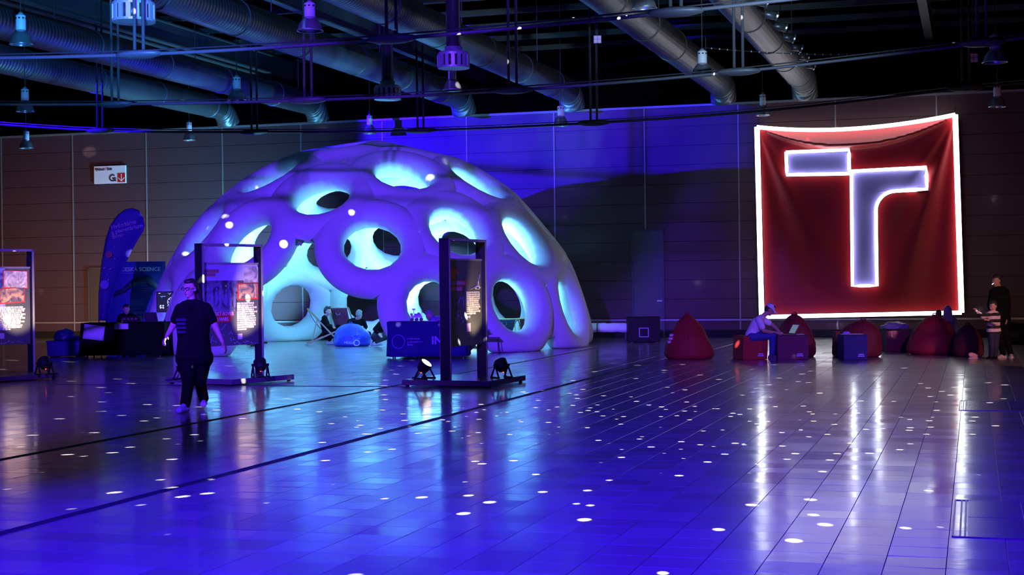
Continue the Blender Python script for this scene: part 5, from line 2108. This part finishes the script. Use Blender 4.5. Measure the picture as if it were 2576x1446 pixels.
MB().box((Wd['wrL'] + Wd['wrR']) / 2 + Vector((0.10, 0, 0.03)), (0.012, 0.075, 0.14), rot=Matrix.Rotation(0.5, 3, 'Y')).build('held_phone', M_BLACK, td)

# --- grey-haired visitor leaning over behind the blue beanbag
Dg = 40.6
Jg = dict(head=(904, 791, -0.05), neck=(897, 803, 0), chest=(893, 814, 0), pelvis=(884, 836, 0.1),
          shL=(880, 808, 0), shR=(913, 806, 0.05), elL=(876, 825, -0.05), wrL=(892, 836, -0.18), elR=(920, 822, 0.05), wrR=(912, 836, -0.15),
          hipL=(878, 838, 0.1), hipR=(892, 838, 0.1), knL=(900, 832, -0.35), anL=(904, 856, -0.30), toL=(908, 864, -0.48),
          knR=(927, 840, -0.02), anR=(915, 858, 0.05), toR=(926, 864, 0.0))
person('visitor in black hoodie with grey hair leaning behind the blue beanbag', Dg, Jg, (0.45, 0.80, -0.25),
       dict(shirt=BLK, top_name='hoodie', trousers=BLK2, shoes=WHS, hair=mat('hair_grey', (0.25, 0.27, 0.22), 0.6, bump=0.4, bscale=60)), s=1.0, bulk=1.1)
# low pouf that carries this visitor
pg = P(885, 840, 40.75)
MBt = thing('low_pouf', (pg.x, pg.y, 0), 'low dark pouf under the grey-haired visitor', 'pouf')
MB().lathe([(0.20, 0.0), (0.25, 0.03), (0.26, 0.12), (0.24, 0.19), (0.18, 0.205)], 24).build('cushion', BLK, MBt, smooth=True)
MB().tube([(0.262 * math.cos(a), 0.262 * math.sin(a), 0.11) for a in np.linspace(0, 2 * PI, 24, endpoint=False)], 0.008, 6, closed=True).build('piping', BLK, MBt)

# --- visitor crouching beside the blue table
Dk = 39.4
Jk = dict(head=(976, 800, 0.0), neck=(969, 812, 0), chest=(963, 822, 0), pelvis=(948, 845, 0),
          shL=(958, 812, -0.18), shR=(968, 812, 0.18), elL=(943, 828, -0.25), wrL=(952, 838, -0.30), elR=(976, 832, 0.2), wrR=(980, 842, 0.05),
          hipL=(944, 847, -0.12), hipR=(950, 847, 0.12), knL=(966, 842, -0.2), anL=(946, 862, -0.18), toL=(960, 866, -0.2),
          knR=(975, 846, 0.15), anR=(938, 862, 0.12), toR=(951, 867, 0.12))
person('visitor in black crouching behind the blue table corner', Dk, Jk, (0.75, 0.5, -0.4),
       dict(shirt=BLK, top_name='jacket', trousers=mat('dark_green_trousers', (0.02, 0.03, 0.03), 0.8), shoes=mat('pale_shoe', (0.35, 0.42, 0.42), 0.6)), s=0.98, bulk=1.05)

# --- attendant bending behind the blue table
Dt = 33.9
Jt = dict(head=(1081, 794, 0), neck=(1093, 799, 0.05), chest=(1104, 808, 0.08), pelvis=(1122, 845, 0.15),
          shL=(1090, 806, -0.12), shR=(1098, 802, 0.2), elL=(1083, 826, -0.05), wrL=(1074, 836, -0.02), elR=(1100, 826, 0.3), wrR=(1090, 838, 0.25),
          hipL=(1118, 850, 0.1), hipR=(1126, 850, 0.2), knL=(1104, 858, 0.05), anL=(1120, 886, 0.2), toL=(1108, 893, 0.12),
          knR=(1112, 858, 0.35), anR=(1126, 884, 0.45), toR=(1114, 891, 0.38))
person('attendant with pale cap of hair bending low behind the blue table', Dt, Jt, (-0.75, -0.35, -0.55),
       dict(shirt=mat('violet_shirt', (0.24, 0.16, 0.55), 0.7), trousers=BLK2, shoes=BLK, hair=mat('hair_ash', (0.28, 0.30, 0.28), 0.6, bump=0.4, bscale=60)), s=1.0, bulk=1.0)

# --- attendant sitting behind the black table
Ds = 36.4
Js = dict(head=(318, 778, 0), neck=(319, 792, 0.02), chest=(320, 806, 0.03), pelvis=(321, 846, 0.12),
          shL=(303, 796, 0), shR=(337, 797, 0), elL=(297, 815, -0.1), wrL=(308, 812, -0.38), elR=(343, 815, -0.1), wrR=(331, 812, -0.38),
          hipL=(315, 850, 0.1), hipR=(328, 850, 0.1), knL=(312, 852, -0.35), anL=(312, 888, -0.30), toL=(312, 893, -0.42),
          knR=(331, 852, -0.35), anR=(331, 888, -0.30), toR=(331, 893, -0.42))
person('attendant in black sitting behind the black table', Ds, Js, (0.35, -0.9, -0.2), dict(shirt=BLK, trousers=BLK2, shoes=BLK), s=0.98)
ps = P(321, 846, 36.55)
t = thing('folding_chair', (ps.x, ps.y, 0), 'black folding chair behind the black table', 'chair')
MB().box((0, 0.05, 0.40), (0.42, 0.42, 0.035)).build('seat', M_BLACK, t, bevel=0.008)
MB().box((0, 0.27, 0.72), (0.40, 0.025, 0.22)).build('backrest', M_BLACK, t, bevel=0.008)
for sx in (-1, 1):
    MB().tube([(sx * 0.2, 0.27, 0.84), (sx * 0.2, 0.24, 0.42), (sx * 0.2, 0.28, 0)], 0.013, 8).build('leg', M_DKMETAL, t)
    MB().tube([(sx * 0.2, -0.13, 0.40), (sx * 0.2, -0.16, 0)], 0.013, 8).build('leg', M_DKMETAL, t)

# --- two people seated beyond the largest beanbag, only heads and shoulders show
Dh = 33.0
Jh = dict(head=(2383, 782, 0), neck=(2384, 798, 0), chest=(2385, 815, 0), pelvis=(2386, 858, 0),
          shL=(2367, 806, 0), shR=(2401, 806, 0), elL=(2362, 832, -0.05), wrL=(2370, 846, 0.15), elR=(2407, 832, -0.05), wrR=(2400, 846, 0.15),
          hipL=(2378, 861, 0), hipR=(2394, 861, 0), knL=(2376, 856, 0.42), anL=(2377, 876, 0.55), toL=(2377, 880, 0.72),
          knR=(2397, 856, 0.42), anR=(2397, 876, 0.55), toR=(2397, 880, 0.72))
person('person with long fair hair seated beyond the largest beanbag facing the banner', Dh, Jh, (0.1, 0.99, 0.05),
       dict(shirt=mat('grey_blue_top', (0.10, 0.12, 0.16), 0.7), trousers=BLK2, shoes=BLK, hair=mat('hair_fair', (0.42, 0.38, 0.32), 0.5, bump=0.4, bscale=60)), s=0.95, hair='long')
Dh2 = 33.9
Jh2 = {k: (v[0] - 22 + (2383 - v[0]) * 0.25, 790 + (v[1] - 782) * 0.86, v[2]) for k, v in Jh.items()}
person('child with short dark hair seated left of the fair-haired person', Dh2, Jh2, (0.15, 0.98, 0.05),
       dict(shirt=mat('dark_teal_top', (0.05, 0.08, 0.09), 0.7), trousers=BLK2, shoes=BLK), s=0.80)
for px_, D_, lab in ((2385, 33.1, 'dark low cushion under the fair-haired person'), (2362, 33.6, 'dark low cushion under the seated child')):
    q_ = P(px_, 862, D_)
    tt = thing('floor_cushion', (q_.x, q_.y, 0), lab, 'cushion')
    MB().lathe([(0.10, 0.0), (0.16, 0.02), (0.165, 0.06), (0.15, 0.09), (0.08, 0.10)], 20).build('pad', RED3, tt, smooth=True)

# --- man in black standing at right with a child in stripes
Db = 30.3
Jb = dict(head=(2506, 706, 0), neck=(2513, 724, 0.02), chest=(2516, 748, 0.0), pelvis=(2520, 797, 0.0),
          shL=(2497, 734, -0.10), shR=(2530, 733, 0.10), elL=(2490, 768, -0.12), wrL=(2496, 792, -0.25), elR=(2536, 770, 0.06), wrR=(2533, 800, -0.05),
          hipL=(2513, 802, -0.06), hipR=(2527, 802, 0.06), knL=(2516, 850, -0.10), anL=(2524, 893, -0.02), toL=(2512, 901, -0.10),
          knR=(2531, 850, 0.05), anR=(2543, 892, 0.05), toR=(2545, 900, -0.10))
tb_, hp, HM, Wb, bb_, hs = person('man in long black jacket standing behind the striped child at right', Db, Jb, (-0.75, -0.55, -0.30),
                                  dict(shirt=BLK, top_name='jacket', hem=0.35, trousers=BLK2, shoes=mat('pale_sneaker', (0.5, 0.46, 0.40), 0.6), skin=mat('skin_tan', (0.42, 0.24, 0.18))), s=1.0, bulk=1.1)
MB().tube([hp(0, 0.105, -0.020), hp(0.0, 0.150, -0.028)], 0.008, 6).build('white_speck', mat('speck_glow', (1, 1, 1), 0.3, emit=(1, 1, 1), estr=2.0), tb_)  # unidentified white spot by his face, made to glow by its material
Dc = 29.9
Jc = dict(head=(2498, 770, 0), neck=(2498, 784, 0), chest=(2499, 799, 0), pelvis=(2500, 834, 0),
          shL=(2486, 791, -0.03), shR=(2511, 792, 0.03), elL=(2472, 797, -0.08), wrL=(2460, 784, -0.10), elR=(2505, 812, -0.14), wrR=(2488, 806, -0.20),
          hipL=(2494, 839, 0), hipR=(2506, 839, 0), knL=(2495, 870, -0.06), anL=(2493, 896, -0.02), toL=(2483, 903, -0.08),
          knR=(2505, 870, 0.0), anR=(2503, 895, 0.06), toR=(2496, 902, 0.0))
person('child in black and white striped shirt reaching out at right', Dc, Jc, (-0.80, -0.5, -0.25),
       dict(shirt=mat('stripe_black', (0.012, 0.012, 0.015), 0.8), stripes=mat('stripe_white', (0.72, 0.55, 0.56), 0.8), top_name='striped_shirt',
            trousers=mat('dark_denim', (0.02, 0.02, 0.06), 0.8), shoes=BLK), s=0.74, headscale=1.18, voxel=0.009)
